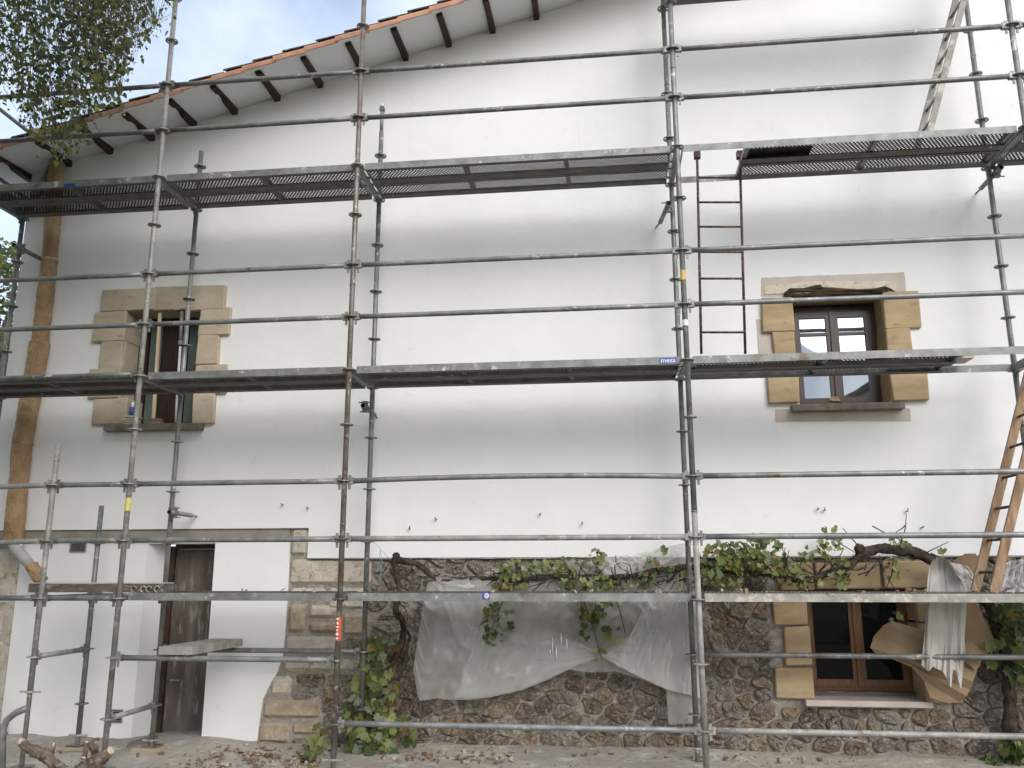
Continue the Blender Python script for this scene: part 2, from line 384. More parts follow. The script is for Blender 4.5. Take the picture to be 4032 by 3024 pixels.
# ================================================================== THE HOUSE
house = thing('house', (1.5, YW, GZ), 'white rendered house with stone ground floor and sloping tiled verge behind the scaffold', 'house')
SL = 0.2685                                     # roof pitch dz/dx
def eave_z(x): return 6.066 + (min(x, 6.2) + 2.822) * SL - max(0, x - 6.2) * SL     # soffit meets wall
XL, XR = -4.26, 14.0
# openings in the upper render: x0, x1, z0, z1
wl0, wl1 = spot(284, 690, YW), spot(432, 912, YW)
def rect(dx0, dy0, dx1, dy1, Y):
    a = spot(dx0, dy0, Y); b = spot(dx1, dy1, Y); return min(a.x,b.x), max(a.x,b.x), min(a.z,b.z), max(a.z,b.z)
OPL = (spot(269,760,YW).x, spot(429,760,YW).x, spot(350,916,YW).z, spot(350,667,YW).z)      # upper left window
OPR = (spot(1717,740,YW).x, spot(1913,740,YW).x, spot(1815,873,YW).z, spot(1815,640,YW).z)  # upper right window
RZ = 1.356                                     # bottom of the render above the stone
RZL = spot(340, 1143, YW).z                    # bottom of the render on the left
XQ = spot(665, 1180, YW).x                     # where the render steps down
def wall_with_holes():
    mb = MB(); xs = sorted({XL, XR, 6.2, XQ, OPL[0], OPL[1], OPR[0], OPR[1]} | {XL + .5*i for i in range(1, 36)})
    for a, b in zip(xs[:-1], xs[1:]):
        if b - a < 1e-6: continue
        z0 = RZL if (a + b)/2 < XQ else RZ
        cuts = [(z0, None)]
        iv = [(z0, None)]
        for o in (OPL, OPR):
            if o[0] - 1e-6 <= a and b <= o[1] + 1e-6: iv = [(z0, o[2]), (o[3], None)]
        for lo, hi in iv:
            k = len(mb.v)
            ta, tb = (eave_z(a) + .062, eave_z(b) + .062) if hi is None else (hi, hi)
            mb.v += [(a, YW, lo), (b, YW, lo), (b, YW, tb), (a, YW, ta)]; mb.face([k, k+1, k+2, k+3])
            mb.v += [(a, YW, lo), (b, YW, lo), (b, YW+.06, lo), (a, YW+.06, lo)]; mb.face([k+4, k+7, k+6, k+5])
    for o in (OPL, OPR):                       # plastered reveals behind the stone dressings
        rv = MB()
        for x0, x1, z0, z1 in ((o[0]-.004, o[0]-.002, o[2], o[3]), (o[1]+.002, o[1]+.004, o[2], o[3]), (o[0], o[1], o[3]+.002, o[3]+.004), (o[0], o[1], o[2]-.004, o[2]-.002)):
            rv.box(x0, x1, YW + .003, YW + .34, z0, z1)
        build(rv, 'reveal', M['sand_pale' if o is OPL else 'sand'], house)
    # the gable return at the left corner
    k = len(mb.v); mb.v += [(XL, YW, RZL), (XL, YW + 9, RZL), (XL, YW + 9, eave_z(XL)+.1), (XL, YW, eave_z(XL)+.1)]; mb.face([k, k+3, k+2, k+1])
    return build(mb, 'rendered_wall', M['render'], house)
wall_with_holes()
# ragged dark edge under the render
def drip(x0, x1, z):
    n = int((x1 - x0)/.12); rows = [[], []]
    for i in range(n + 1):
        x = x0 + (x1-x0)*i/n; h = .012 + .010*noise.noise(Vector((x*5, 0, z)))
        rows[0].append((x, YW + .003, z - h)); rows[1].append((x, YW + .058, z - .004))
    mb = MB(); mb.grid(rows, sm=False); rows2 = [[(p[0], YW + .003, z + .004) for p in rows[0]], rows[0]]; mb.grid(rows2, sm=False)
    return build(mb, 'render_edge', M['mortar_band'], house)
drip(XQ, 7.5, RZ)
# bare mortar strip over the lower left wall
XA = spot(47, 1300, YW + .05).x
mb = MB().box(XL, spot(626, 1150, YW+.03).x, YW + .025, YW + .30, spot(340, 1163, YW + .03).z, RZL - .002); build(mb, 'mortar_strip', M['mortar_band'], house)
# lower left wall: left of the door, splayed reveal, right of the door
YL, YD, YRt = YW + .09, YW + .34, YW + .035
zt = spot(340, 1163, YW + .03).z
xd0 = spot(300, 1400, YL).x                  # start of the splay
xd1 = spot(347, 1400, YD).x                  # door side of the splay
xd2 = spot(449, 1400, YRt).x                 # right edge of the doorway
dz1 = spot(400, 1180, YD).z
mb = MB()
mb.box(XL + .364, xd0, YL, YL + .3, GZ - .2, zt - .001)
k = len(mb.v); mb.v += [(xd0, YL, GZ-.2), (xd1, YD, GZ-.2), (xd1, YD, zt-.001), (xd0, YL, zt-.001)]; mb.face([k, k+1, k+2, k+3])
k = len(mb.v); mb.v += [(xd0, YL, dz1+.02), (xd1, YD, dz1+.02), (xd2, YD, dz1+.02), (xd2, YRt+.001, dz1+.02)]; mb.face([k, k+1, k+2, k+3])
mb.box(xd0+.001, xd2, YRt + .06, YD + .1, dz1 + .021, zt - .001)
build(mb, 'lower_rendered_wall', M['render'], house)
# the wall right of the door laps over the stone with a wandering edge
edge = [(626,1163),(624,1240),(620,1300),(616,1360),(612,1410),(600,1450),(585,1475),(568,1510),(560,1560),(553,1625),(552,1680)]
pts = [(xd2, GZ - .2), ] + [(spot(x, y, YRt).x, spot(x, y, YRt).z) for x, y in reversed(edge)] + [(xd2, zt - .001)]
pts[1] = (pts[1][0], GZ - .2); pts[-2] = (pts[-2][0], zt - .001)
build(MB().prism(pts, YRt, YRt + .36), 'lower_rendered_wall', M['render'], house)
# soffit, verge and roof
def roof():
    mb = MB(); x0, x1, xr = -4.75, 14.6, 6.2
    y0, ym, y1 = .478, YW + .05, 9.5
    for a, b in ((x0, xr), (xr, x1)):           # boarded and plastered soffit, tilting down a little towards the verge
        k = len(mb.v); za, zb = eave_z(a), eave_z(b)
        for y, dz in ((y0, .015), (ym, .058), (y1, .058)): mb.v += [(a, y, za + dz), (b, y, zb + dz), (b, y, zb + dz + .013), (a, y, za + dz + .013)]
        for o in (0, 4):
            for q in ((0,4,5,1),(3,2,6,7),(1,5,6,2),(0,3,7,4)): mb.face([k+o+i for i in q])
        mb.face([k, k+1, k+2, k+3]); mb.face([k+8, k+11, k+10, k+9])
    ro = build(mb, 'roof', M['soffit'], house, True)
    mb = MB(); a, b = x0, xr; za, zb = eave_z(a) + .002, eave_z(b) + .002
    mb.v += [(a, .466, za), (b, .466, zb), (b, .4775, zb), (a, .4775, za), (a, .466, za+.024), (b, .466, zb+.024), (b, .4775, zb+.024), (a, .4775, za+.024)]
    for q in ((0,3,2,1),(4,5,6,7),(0,1,5,4),(2,3,7,6),(3,0,4,7),(1,2,6,5)): mb.face([i for i in q])
    build(mb, 'verge_board', M['beam'], ro)
    s = math.hypot(1, SL); ux, uz = 1/s, SL/s
    T = .335; x = -4.80
    while x < 6.1:
        L = T * 1.13; za = eave_z(x) - .036 + U(-.003,.003); dy = U(-.004, .004)
        prof = [(.464, .0), (.455, .005), (.450, .042), (.455, .058), (.472, .068), (.66, .088), (.66, .080), (.476, .060), (.465, .05), (.463, .004)]
        mb = MB(); n = len(prof)
        for e, dz, yo in ((0, .006, -.006), (1, -.007, .004)):
            for (yy, zz) in prof: mb.v.append((x + e*L*ux, yy + dy + yo, za + e*L*uz + zz + dz))
        for q in range(n): mb.face([q, (q+1) % n, n + (q+1) % n, n + q])
        mb.face(list(range(n))[::-1]); mb.face([n + q for q in range(n)])
        build(mb, 'verge_tile', M['terracotta'], ro, True)
        mb = MB(); xx = x + T*.32 + U(-.025,.025); zb = eave_z(xx) + .040
        for (e, r_, dz) in ((0, .086, .014), (1, .076, -.010)):
            for q in range(9):
                t_ = math.pi * q / 8; mb.v.append((xx + e*L*ux, .535 + r_*math.cos(t_), zb + e*L*uz + dz + r_*.54*math.sin(t_)))
            for q in range(9):
                t_ = math.pi * (8 - q) / 8; mb.v.append((xx + e*L*ux, .535 + (r_-.014)*math.cos(t_), zb + e*L*uz + dz - .004 + (r_*.54-.014)*math.sin(t_)))
        for q in range(18): mb.face([q, (q+1) % 18, 18 + (q+1) % 18, 18 + q])
        mb.face(list(range(18))[::-1]); mb.face([18+q for q in range(18)])
        build(mb, 'roof_tile', M['old_tile'], ro, True)
        x += T
    return ro
roof_obj = roof()
# rafter tails (carved lookouts) under the verge
for i in range(13):
    x = -4.30 + .494 * i
    zc = eave_z(x); w = .031; h = .10
    mb = MB(); rows = []
    carved = x < -1.6
    prof = [(.578, .010), (.60, -.012), (.72, -.004), (.76, .018 if carved else -.004), (.84, .026 if carved else -.006), (.90, -.006), (1.0, -.010), (YW + .05, -.012)]
    z0 = zc + .002; j = U(-.006,.006)
    n = len(prof)
    for s_ in (-1, 1):
        for (yy, zz) in prof: mb.v.append((x + s_*w + j + U(-.003,.003), yy, z0 + zz - s_*w*(-SL)*.3))
        for (yy, top) in ((YW + .05, .064), (.578, .026)): mb.v.append((x + s_*w + j, yy, zc + top + s_*w*SL))
    N = n + 2
    mb.face(list(range(N))); mb.face([N + q for q in range(N)][::-1])
    for q in range(N): mb.face([q, N + q, N + (q+1) % N, (q+1) % N])
    build(mb, 'rafter', M['beam'], roof_obj, True)

# ---- window dressings
def blocks(parent, lst, y0, y1, mat, name='dressing_stone', op=None):
    for r_ in lst:
        x0, x1, z0, z1 = rect(*r_[:4], y0); dy = U(-.008, .008)
        if op:
            if abs(x1 - op[0]) < .09: x1 = op[0] + .004
            if abs(x0 - op[1]) < .09: x0 = op[1] - .004
        build(block(x0 + .003, x1 - .003, y0 + dy, y1, z0 + .003, z1 - .003, .010, .008), name, mat, parent)
YB = YW - .045
# upper left window
winL = thing('x', (0,0,0), 'x', 'x'); bpy.data.objects.remove(winL)
def part_empty(name, loc, parent):
    o = bpy.data.objects.new(name, None); col.objects.link(o); o.empty_display_size = .1
    o.matrix_basis = Matrix.Translation(Vector(loc)); W[o] = o.matrix_basis.copy(); par(o, parent); return o
wL = part_empty('window', ((OPL[0]+OPL[1])/2, YW, OPL[2]), house); wL['label'] = 'upper left window with pale stone dressings and lath across it'
LR = YW + .30
blocks(wL, [(220,626,333,669),(330,619,402,668),(401,616,484,668)], YB - .01, LR, M['sand_pale'])
blocks(wL, [(203,673,271,736),(216,736,270,797),(193,797,270,860),(200,860,268,917),
            (430,663,494,724),(428,724,470,788),(427,788,487,850),(419,850,460,915)], YB, LR - .02, M['sand_pale'], op=OPL)
x0, x1, z0, z1 = rect(224,917,431,927, YB - .05)
build(block(x0, x1, YB - .05, YW + .2, z0, z1, .005, .004), 'sill', M['slate'], wL)
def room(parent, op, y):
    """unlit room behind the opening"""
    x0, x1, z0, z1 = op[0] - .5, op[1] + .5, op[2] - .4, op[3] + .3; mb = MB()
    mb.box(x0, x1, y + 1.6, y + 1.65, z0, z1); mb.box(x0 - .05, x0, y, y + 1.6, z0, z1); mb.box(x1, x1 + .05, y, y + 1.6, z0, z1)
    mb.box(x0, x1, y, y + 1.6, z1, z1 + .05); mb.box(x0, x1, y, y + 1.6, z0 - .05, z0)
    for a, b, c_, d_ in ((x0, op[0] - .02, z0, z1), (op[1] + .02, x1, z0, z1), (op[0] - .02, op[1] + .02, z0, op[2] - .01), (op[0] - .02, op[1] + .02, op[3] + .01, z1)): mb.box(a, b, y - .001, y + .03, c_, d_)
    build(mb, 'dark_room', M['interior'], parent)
def casement(parent, op, yf, matf, glassm, bars, back=True, fw=.055):
    x0, x1, z0, z1 = op; xm = (x0 + x1)/2
    mb = MB()
    mb.box(x0, x0 + fw, yf, yf + .07, z0, z1); mb.box(x1 - fw, x1, yf, yf + .07, z0, z1)
    mb.box(x0 + fw, x1 - fw, yf, yf + .07, z1 - fw, z1); mb.box(x0 + fw, x1 - fw, yf, yf + .07, z0, z0 + fw*.8)
    build(mb, 'frame', matf, parent)
    for a, b in ((x0 + fw, xm), (xm, x1 - fw)):
        mb = MB(); s_ = .058; a += .002; b -= .002; zz0 = z0 + fw*.8 + .002; zz1 = z1 - fw - .002
        y = yf - .018
        mb.box(a, a + s_, y, y + .05, zz0, zz1); mb.box(b - s_, b, y, y + .05, zz0, zz1)
        mb.box(a + s_, b - s_, y, y + .05, zz1 - s_, zz1); mb.box(a + s_, b - s_, y, y + .05, zz0, zz0 + s_)
        for f in bars:
            zb = zz0 + (zz1 - zz0)*f; mb.box(a + s_, b - s_, y + .004, y + .046, zb - .016, zb + .016)
        build(mb, 'casement', matf, parent)
        build(MB().box(a + s_ - .005, b - s_ + .005, y + .022, y + .028, zz0 + s_ - .005, zz1 - s_ + .005), 'pane', glassm, parent)
    mb = MB(); y = yf - .034; mb.box(xm - .022, xm + .022, y, y + .016, z0 + fw, z1 - fw); build(mb, 'astragal', matf, parent)
    room(parent, op, yf + .08)
# left window is open: dark room, grey-green panels behind
YF = YW + .27
mb = MB(); fw = .05; x0, x1, z0, z1 = OPL
mb.box(x0, x0 + fw, YF, YF + .07, z0, z1); mb.box(x1 - .02, x1, YF, YF + .07, z0, z1); mb.box(x0 + fw, x1 - .02, YF, YF + .07, z1 - .075, z1); mb.box(x0 + fw, x1 - .02, YF, YF + .07, z0, z0 + .06)
build(mb, 'frame', M['frame_dark'], wL)
for a, b, mt_ in ((286,318,'frame_dark'), (320,345,'curtain'), (349,386,'frame_dark'), (404,432,'curtain')):
    xa = spot(a, 790, YF + .03).x; xb = spot(b, 790, YF + .03).x
    build(MB().box(xa, xb, YF + .02 + (.015 if mt_ == 'curtain' else 0), YF + .05, z0 + .06, z1 - .075), 'shutter_panel', M[mt_], wL)
room(wL, OPL, YF + .08)

# upper right window
wR = part_empty('window', ((OPR[0]+OPR[1])/2, YW, OPR[2]), house); wR['label'] = 'upper right window with golden stone dressings and broken lintel'
blocks(wR, [(1643,643,1716,716),(1668,716,1718,780),(1652,778,1722,806),(1655,806,1726,870),
            (1918,630,1994,708),(1914,708,1974,762),(1912,762,1996,806),(1914,806,2011,864)], YB, LR, M['sand'], op=OPR)
x0, x1, z0, z1 = rect(1711,873,1956,882, YB - .05)
build(block(x0, x1, YB - .05, YW + .2, z0, z1, .005, .004), 'sill', M['slate'], wR)
casement(wR, (OPR[0] - .01, OPR[1] + .01, OPR[2], OPR[3] - .03), YW + .25, M['frame_dark'], M['glass_bright'], (.76,), fw=.06)
def patch(pts, y, th, mat, name, parent):
    q = []
    P = [spot(a, b, y) for a, b in pts]
    for i in range(len(P)):
        a, b = P[i], P[(i+1) % len(P)]; n = max(1, int((b - a).length / .04))
        for j in range(n):
            p = a.lerp(b, j/n); q.append((p.x + .006*noise.noise(p*30), p.z + .006*noise.noise(p*30 + Vector((5,5,5)))))
    q = q[::-1]
    return build(MB().prism(q, y, y + th), name, mat, parent, True)
patch([(1645,600),(1953,588),(1958,628),(1919,632),(1935,640),(1645,640)], YW - .006, .01, M['patch'], 'mortar_patch', wR)
patch([(1650,617),(1690,613),(1760,608),(1840,607),(1920,607),(1934,610),(1938,630),(1700,634),(1652,636)], YW - .016, .012, M['patch2'], 'mortar_patch', wR)
patch([(1675,884),(1966,882),(1968,909),(1676,911)], YW - .006, .01, M['patch'], 'mortar_patch', wR)
patch([(1634,690),(1668,690),(1668,775),(1640,772)], YW - .006, .01, M['patch'], 'mortar_patch', wR)
# rotten lintel
def rotten():
    top = [(1694,632),(1706,622),(1735,622),(1765,615),(1772,614),(1778,620),(1800,620),(1850,624),(1890,622),(1912,618),(1925,622),(1935,630)]
    a = [spot(x, y, YW - .03) for x, y in top]; mb = MB(); rows = []
    for t_, yo in ((0, 0), (.3, -.012), (.55, .004), (.8, -.010), (1, .012)):
        r_ = []
        for p in a:
            zb = spot(1815, 640, YW).z - .004
            z = p.z*(1-t_) + zb*t_ + (.006*noise.noise(p*40 + Vector((t_*9,0,0))) if 0 < t_ < 1 else 0)
            r_.append((p.x, YW - .022 + yo + .012*noise.noise(p*25 + Vector((0,t_*7,0))), z))
        rows.append(r_)
    rows.append([(p[0], YW + .26, p[2] + .015) for p in rows[-1]])
    rows.insert(0, [(p[0], YW + .02, p[2]) for p in rows[0]])
    mb.grid(rows, sm=False); build(mb, 'rotten_lintel', M['rotten'], wR)
rotten()

# ---- ground floor stone wall
YS = YW + .055            # mortar face
OPB = (spot(1748,1400,YS).x, spot(1985,1400,YS).x, spot(1850,1512,YS).z, spot(1850,1272,YS).z)
xs0 = spot(545, 1500, YS + .01).x
sw_mb = MB()
for a, b, c_, d_ in ((xs0, OPB[0], GZ-.3, RZ), (OPB[1], 8.2, GZ-.3, RZ), (OPB[0], OPB[1], GZ-.3, OPB[2]), (OPB[0], OPB[1], OPB[3], RZ)):
    nx = max(2, int((b-a)/.08)); nzz = max(2, int((d_-c_)/.08))
    sw_mb.grid([[(a + (b-a)*i/nx, YS + .008*noise.noise(Vector(((a + (b-a)*i/nx)*5, j, 1))) if 0 < i < nx else YS, c_ + (d_-c_)*j/nzz) for i in range(nx+1)] for j in range(nzz+1)], sm=True)
sw_mb.box(spot(622,1180,YS).x, XQ, YS, YS + .2, RZ, spot(645,1137,YS).z)
stone_wall = build(sw_mb, 'stone_wall', M['mortar'], house); stone_wall['label'] = 'rubble stone ground floor wall'
def rough_block(x0, x1, z0, z1, y, h):
    """hand-dressed quoin: rounded outline, craggy face"""
    nx = max(3, int((x1-x0)/.045)); nz_ = max(3, int((z1-z0)/.045)); mb = MB(); rows = []
    for j in range(nz_+1):
        r_ = []
        for i in range(nx+1):
            u, v = i/nx, j/nz_; e = min(u*(x1-x0), (1-u)*(x1-x0), v*(z1-z0), (1-v)*(z1-z0))
            x = x0 + (x1-x0)*u; z = z0 + (z1-z0)*v; q = Vector((x*9, z*9, x0*7))
            yy = y - h*min(1, .45 + e/.02) - .016*noise.noise(q) if e > 1e-6 else y + .02
            if e < 1e-6: x += .010*noise.noise(q*2); z += .010*noise.noise(q*2 + Vector((3,1,4)))
            if (i in (0, nx)) and (j in (0, nz_)): x += (.02 if i == 0 else -.02); z += (.02 if j == 0 else -.02)
            r_.append((x, yy, z))
        rows.append(r_)
    mb.grid(rows, sm=False); return mb
quoins = [(625,1138,665,1204,'sand_grey'),(623,1205,802,1266,'sand_grey'),(621,1267,704,1300,'sand_grey'),(706,1267,790,1320,'sand_grey'),(619,1302,661,1371,'sand_brown'),(737,1322,797,1377,'sand_brown'),(613,1372,734,1417,'sand_grey'),
          (611,1418,774,1456,'sand_grey'),(582,1457,630,1508,'sand_grey'),(565,1509,690,1557,'sand_brown'),(555,1558,624,1612,'sand_brown'),(626,1558,692,1592,'sand_brown'),(663,1303,735,1340,'sand_grey'),(663,1341,735,1371,'sand_brown')]
QR = []
for a, b, c_, d_, mt_ in quoins:
    x0, x1, z0, z1 = rect(a, b, c_, d_, YS - .03); QR.append((x0, x1, z0, z1))
    build(rough_block(x0, x1, z0, z1, YS, .042), 'quoin_stone', M[mt_], stone_wall)
# rubble cells
def clip(poly, px, pz, nx, nz_):
    out = []
    for i in range(len(poly)):
        a, b = poly[i], poly[(i+1) % len(poly)]
        da = (a[0]-px)*nx + (a[1]-pz)*nz_; db = (b[0]-px)*nx + (b[1]-pz)*nz_
        if da <= 0: out.append(a)
        if (da < 0) != (db < 0) and abs(da - db) > 1e-12:
            t_ = da/(da-db); out.append((a[0] + (b[0]-a[0])*t_, a[1] + (b[1]-a[1])*t_))
    return out
SUR = (spot(1668,1400,YS).x, spot(2040,1400,YS).x, spot(1850,1528,YS).z, spot(1850,1225,YS).z)  # stone surround of the lower window
def rubble():
    seeds = []; z = GZ - .12
    rnd = random.Random(5)
    while z < RZ + .1:
        h = rnd.uniform(.085, .18); x = xs0 - .2 + rnd.uniform(0, .15)
        while x < 7.3:
            w = rnd.choice((rnd.uniform(.08,.15), rnd.uniform(.14,.26), rnd.uniform(.22,.40)))
            seeds.append((x + w/2 + rnd.uniform(-.02,.02), z + h/2 + rnd.uniform(-.05,.05))); x += w
        z += h
    rects = QR + [SUR]
    def left_edge(z):
        return lerp_poly(sorted((spot(x, y, YS).z, spot(x, y, YS).x) for x, y in edge), z) + .05
    seeds = [s_ for s_ in seeds if s_[0] > left_edge(s_[1]) + .04]
    keep = [s_ for s_ in seeds if not any(r_[0]-.0 < s_[0] < r_[1]+.0 and r_[2]-.0 < s_[1] < r_[3]+.0 for r_ in rects)]
    cells = []
    for sx, sz in keep:
        poly = [(sx-.4, sz-.24), (sx+.4, sz-.24), (sx+.4, sz+.24), (sx-.4, sz+.24)]
        for tx, tz in keep:
            if (tx, tz) == (sx, sz) or abs(tx-sx) > .75 or abs(tz-sz) > .45: continue
            poly = clip(poly, (sx+tx)/2, (sz+tz)/2, (tx-sx)*1.0, (tz-sz)*1.45)
        for r_ in rects:
            if len(poly) < 3: break
            if max(q[0] for q in poly) > r_[0] and min(q[0] for q in poly) < r_[1] and max(q[1] for q in poly) > r_[2] and min(q[1] for q in poly) < r_[3]:
                d = [(r_[0]-sx, 0), (sx-r_[1], 1), (r_[2]-sz, 2), (sz-r_[3], 3)]; g, w = max(d)
                poly = [lambda: clip(poly, r_[0]-.006, 0, 1, 0), lambda: clip(poly, r_[1]+.006, 0, -1, 0), lambda: clip(poly, 0, r_[2]-.006, 0, 1), lambda: clip(poly, 0, r_[3]+.006, 0, -1)][w]()
        poly = clip(poly, 0, RZ - .012, 0, 1) if sx > XQ else clip(poly, 0, RZ - .01, 0, 1)
        poly = clip(poly, left_edge(sz) + .03, 0, -1, 0)
        if len(poly) < 3: continue
        ar = abs(sum(poly[i][0]*poly[(i+1) % len(poly)][1] - poly[(i+1) % len(poly)][0]*poly[i][1] for i in range(len(poly))))/2
        if ar < .003: continue
        cells.append((ar, poly))
    cells.sort(key=lambda c_: -c_[0])
    rest = MB(); nparts = 0
    for ar, poly in cells:
        cx = sum(p[0] for p in poly)/len(poly); cz = sum(p[1] for p in poly)/len(poly)
        per = [(poly[i], poly[(i+1) % len(poly)]) for i in range(len(poly))]
        ring = []
        for a, b in per:                          # blunted corners, edges split where long
            Le = math.dist(a, b); c_ = min(.25, .028/max(Le, 1e-6)); fs = [c_, 1 - c_] if Le > .05 else [.5]
            if Le > .11: fs.insert(1, rnd.uniform(.4, .6))
            for f in fs: ring.append((a[0] + (b[0]-a[0])*f, a[1] + (b[1]-a[1])*f))
        n = len(ring)
        if n < 4: continue
        sz = math.sqrt(ar); h = rnd.uniform(.014, .056); g = 1 - rnd.uniform(.006, .014)/sz; tx, tz = rnd.uniform(-.18,.18), rnd.uniform(-.22,.12)
        mb = MB()
        for fr, hh, jj in ((g, -.02, .007), (g*.94, h*.7, .012), (g*.68, h, .022), (g*.36, h*.95, .026)):
            for (x, z) in ring:
                q = Vector((x*14 + fr*5, z*14, fr*9)); w = noise.noise(q)
                mb.v.append((cx + (x-cx)*fr + jj*noise.noise(q*1.7), YS - hh - (jj*w*1.5 + tx*(x-cx)*fr + tz*(z-cz)*fr)*(1 if hh > 0 else 0), cz + (z-cz)*fr + jj*noise.noise(q*1.7 + Vector((7,3,1)))))
        mb.v.append((cx, YS - h*rnd.uniform(.8,1.15), cz))
        for lv in (0, n, 2*n):
            for k in range(n): mb.face([lv + k, lv + (k+1) % n, lv + n + (k+1) % n, lv + n + k])
        for k in range(n): mb.face([3*n + k, 3*n + (k+1) % n, 4*n])
        w = [3, 2.4, 1.4, 1.1, .9 + (1.6 if cz > 1.0 else 0)]
        if cx < 2.4 and cz > .5: w[4] += 7.0; w[1] += 4.0
        mat_i = rnd.choices(range(5), w)[0]
        if nparts < 290 and cx < 6.5:
            build(mb, 'stone', STONES[mat_i], stone_wall, True); nparts += 1
        else:
            b = len(rest.v); rest.v += mb.v
            for f in mb.f: rest.face([i + b for i in f], mat_i)
    if rest.v: tag(build(rest, 'small_stones', STONES, stone_wall, True), kind='stuff')
rubble()

# lower window
wB = part_empty('window', ((OPB[0]+OPB[1])/2, YS, OPB[2]), house); wB['label'] = 'ground floor window with sandstone surround half hidden by cardboard'
YB2 = YS - .065
blocks(wB, [(1683,1216,1760,1275),(1761,1214,1905,1273),(1906,1212,2045,1272)], YB2, YS + .26, M['sand'], 'lintel_stone')
blocks(wB, [(1667,1277,1746,1352),(1692,1353,1750,1439),(1673,1441,1757,1512),(1985,1274,2060,1345),(1988,1346,2044,1440),(2003,1442,2082,1520)], YB2 + .004, YS + .26, M['sand'], op=OPB)
x0, x1, z0, z1 = rect(1741,1512,2017,1530, YB2 - .04)
build(block(x0, x1, YB2 - .04, YS + .3, z0, z1, .006, .004), 'sill', M['patch'], wB)
casement(wB, (OPB[0] - .01, OPB[1] + .02, OPB[2] + .05, OPB[3]), YS + .24, M['frame_brown'], M['glass'], (), fw=.05)
build(MB().box(OPB[0], OPB[1], YS + .18, YS + .30, OPB[2] + .0, OPB[2] + .048), 'sill_board', M['plank_dark'], wB)

# ---- door, vents, corner stones
door = part_empty('door', ((xd1+xd2)/2, YD, GZ), house); door['label'] = 'dusty brown flush door set back in the lower left wall'
dzb = spot(390, 1583, YD).z
build(MB().box(xd1 + .075, xd2 + .25, YD + .03, YD + .07, dzb + .012, dz1 - .03), 'door_leaf', M['door'], door)
build(MB().box(xd1 + .002, xd1 + .072, YD + .0, YD + .09, dzb, dz1), 'door_frame', M['beam'], door)
build(MB().box(xd1 + .073, xd2 + .25, YD + .0, YD + .09, dz1 - .028, dz1 + .019), 'door_frame', M['beam'], door)
hp = spot(365, 1469, YD)
build(MB().tube([(xd1 + .14, YD + .03, hp.z), (xd1 + .14, YD - .02, hp.z), (xd1 + .24, YD - .022, hp.z)], .009, 8), 'door_handle', M['steel_pale'], door)
build(MB().box(xd1 - .02, xd2 + .1, YD - .06, YD + .12, GZ - .15, dzb - .004), 'threshold', M['mortar_band'], door)
def vent(a, b, c_, d_):
    x0, x1, z0, z1 = rect(a, b, c_, d_, YL); v_ = part_empty('vent', ((x0+x1)/2, YL, z0), house)
    mb = MB(); f = .012; y = YL - .012
    mb.box(x0, x0+f, y, YL-.001, z0, z1); mb.box(x1-f, x1, y, YL-.001, z0, z1); mb.box(x0+f, x1-f, y, YL-.001, z1-f, z1); mb.box(x0+f, x1-f, y, YL-.001, z0, z0+f)
    build(mb, 'vent_frame', M['vent'], v_)
    n = max(4, int((z1-z0)/.022))
    for i in range(n):
        z = z0 + f + (z1-z0-2*f)*(i+.5)/n; build(MB().obox(((x0+x1)/2, YL - .006, z), ((x1-x0)/2 - f, 0, 0), (0, .004, -.004), (0, .0012, .0016)), 'slat', M['vent'], v_)
    build(MB().box(x0+f, x1-f, YL-.003, YL-.0015, z0+f, z1-f), 'vent_back', M['interior'], v_)
vent(153,1171,186,1193); vent(240,1532,264,1562)
for i, (z0, z1, w) in enumerate(((GZ-.2,.0,.50),(.0,.30,.36),(.30,.55,.52),(.55,.86,.40),(.86,1.12,.54),(1.12,1.45,.42))):
    build(rough_block(XL - .35, XL + .30 + (w-.45)*.3, z0 + .002, z1 - .002, YL - .004, .022), 'corner_stone', M['sand_grey'], house)
build(MB().box(XL - .4, XL + .36, YL - .006, YL + .3, GZ - .3, 1.46), 'corner_wall', M['sand_grey'], house)
build(MB().box(XL - 1.6, XL - .006, YL + .0, YL + .35, 1.462, 2.25), 'side_wall', M['patch'], house)

# ================================================================== SCAFFOLD
scaf = thing('scaffold', (1.5, .4, GZ), 'galvanised tube scaffold of standards and ledgers in front of the white house', 'scaffold')
TR = .0242
def rosette_mesh():
    """eight-sided lock plate with four wedge slots"""
    mb = MB(); ro, r1, r2, ri = .062, .050, .034, .0235; t_ = .0045; N = 16
    def ring(r_, z, octa): return [(r_*(1 if not octa else (1.0 if k % 4 in (0,) else .97))*math.cos(2*math.pi*k/N), r_*math.sin(2*math.pi*k/N), z) for k in range(N)]
    R4 = [ring(ro, t_, True), ring(r1, t_, False), ring(r2, t_, False), ring(ri, t_, False)]
    for z in (t_, -t_):
        b = len(mb.v)
        for r_ in (ro, r1, r2, ri): mb.v += ring(r_, z, False)
        for a in range(3):
            for k in range(N):
                if a == 1 and k % 4 in (1, 2): continue
                q = [b+a*N+k, b+a*N+(k+1) % N, b+(a+1)*N+(k+1) % N, b+(a+1)*N+k]
                mb.face(q if z < 0 else q[::-1])
    for k in range(N): mb.face([k, (k+1) % N, 4*N + (k+1) % N, 4*N + k])
    mb.tube([(0,0,-.016),(0,0,-.0046)], [.027,.031], 12, True); return mb
ROS = {}
for k_ in ('steel', 'steel_pale', 'steel_rust', 'steel_dark'): ROS[k_] = mesh_of('rosette', rosette_mesh(), M[k_], (0,0,0))[0]
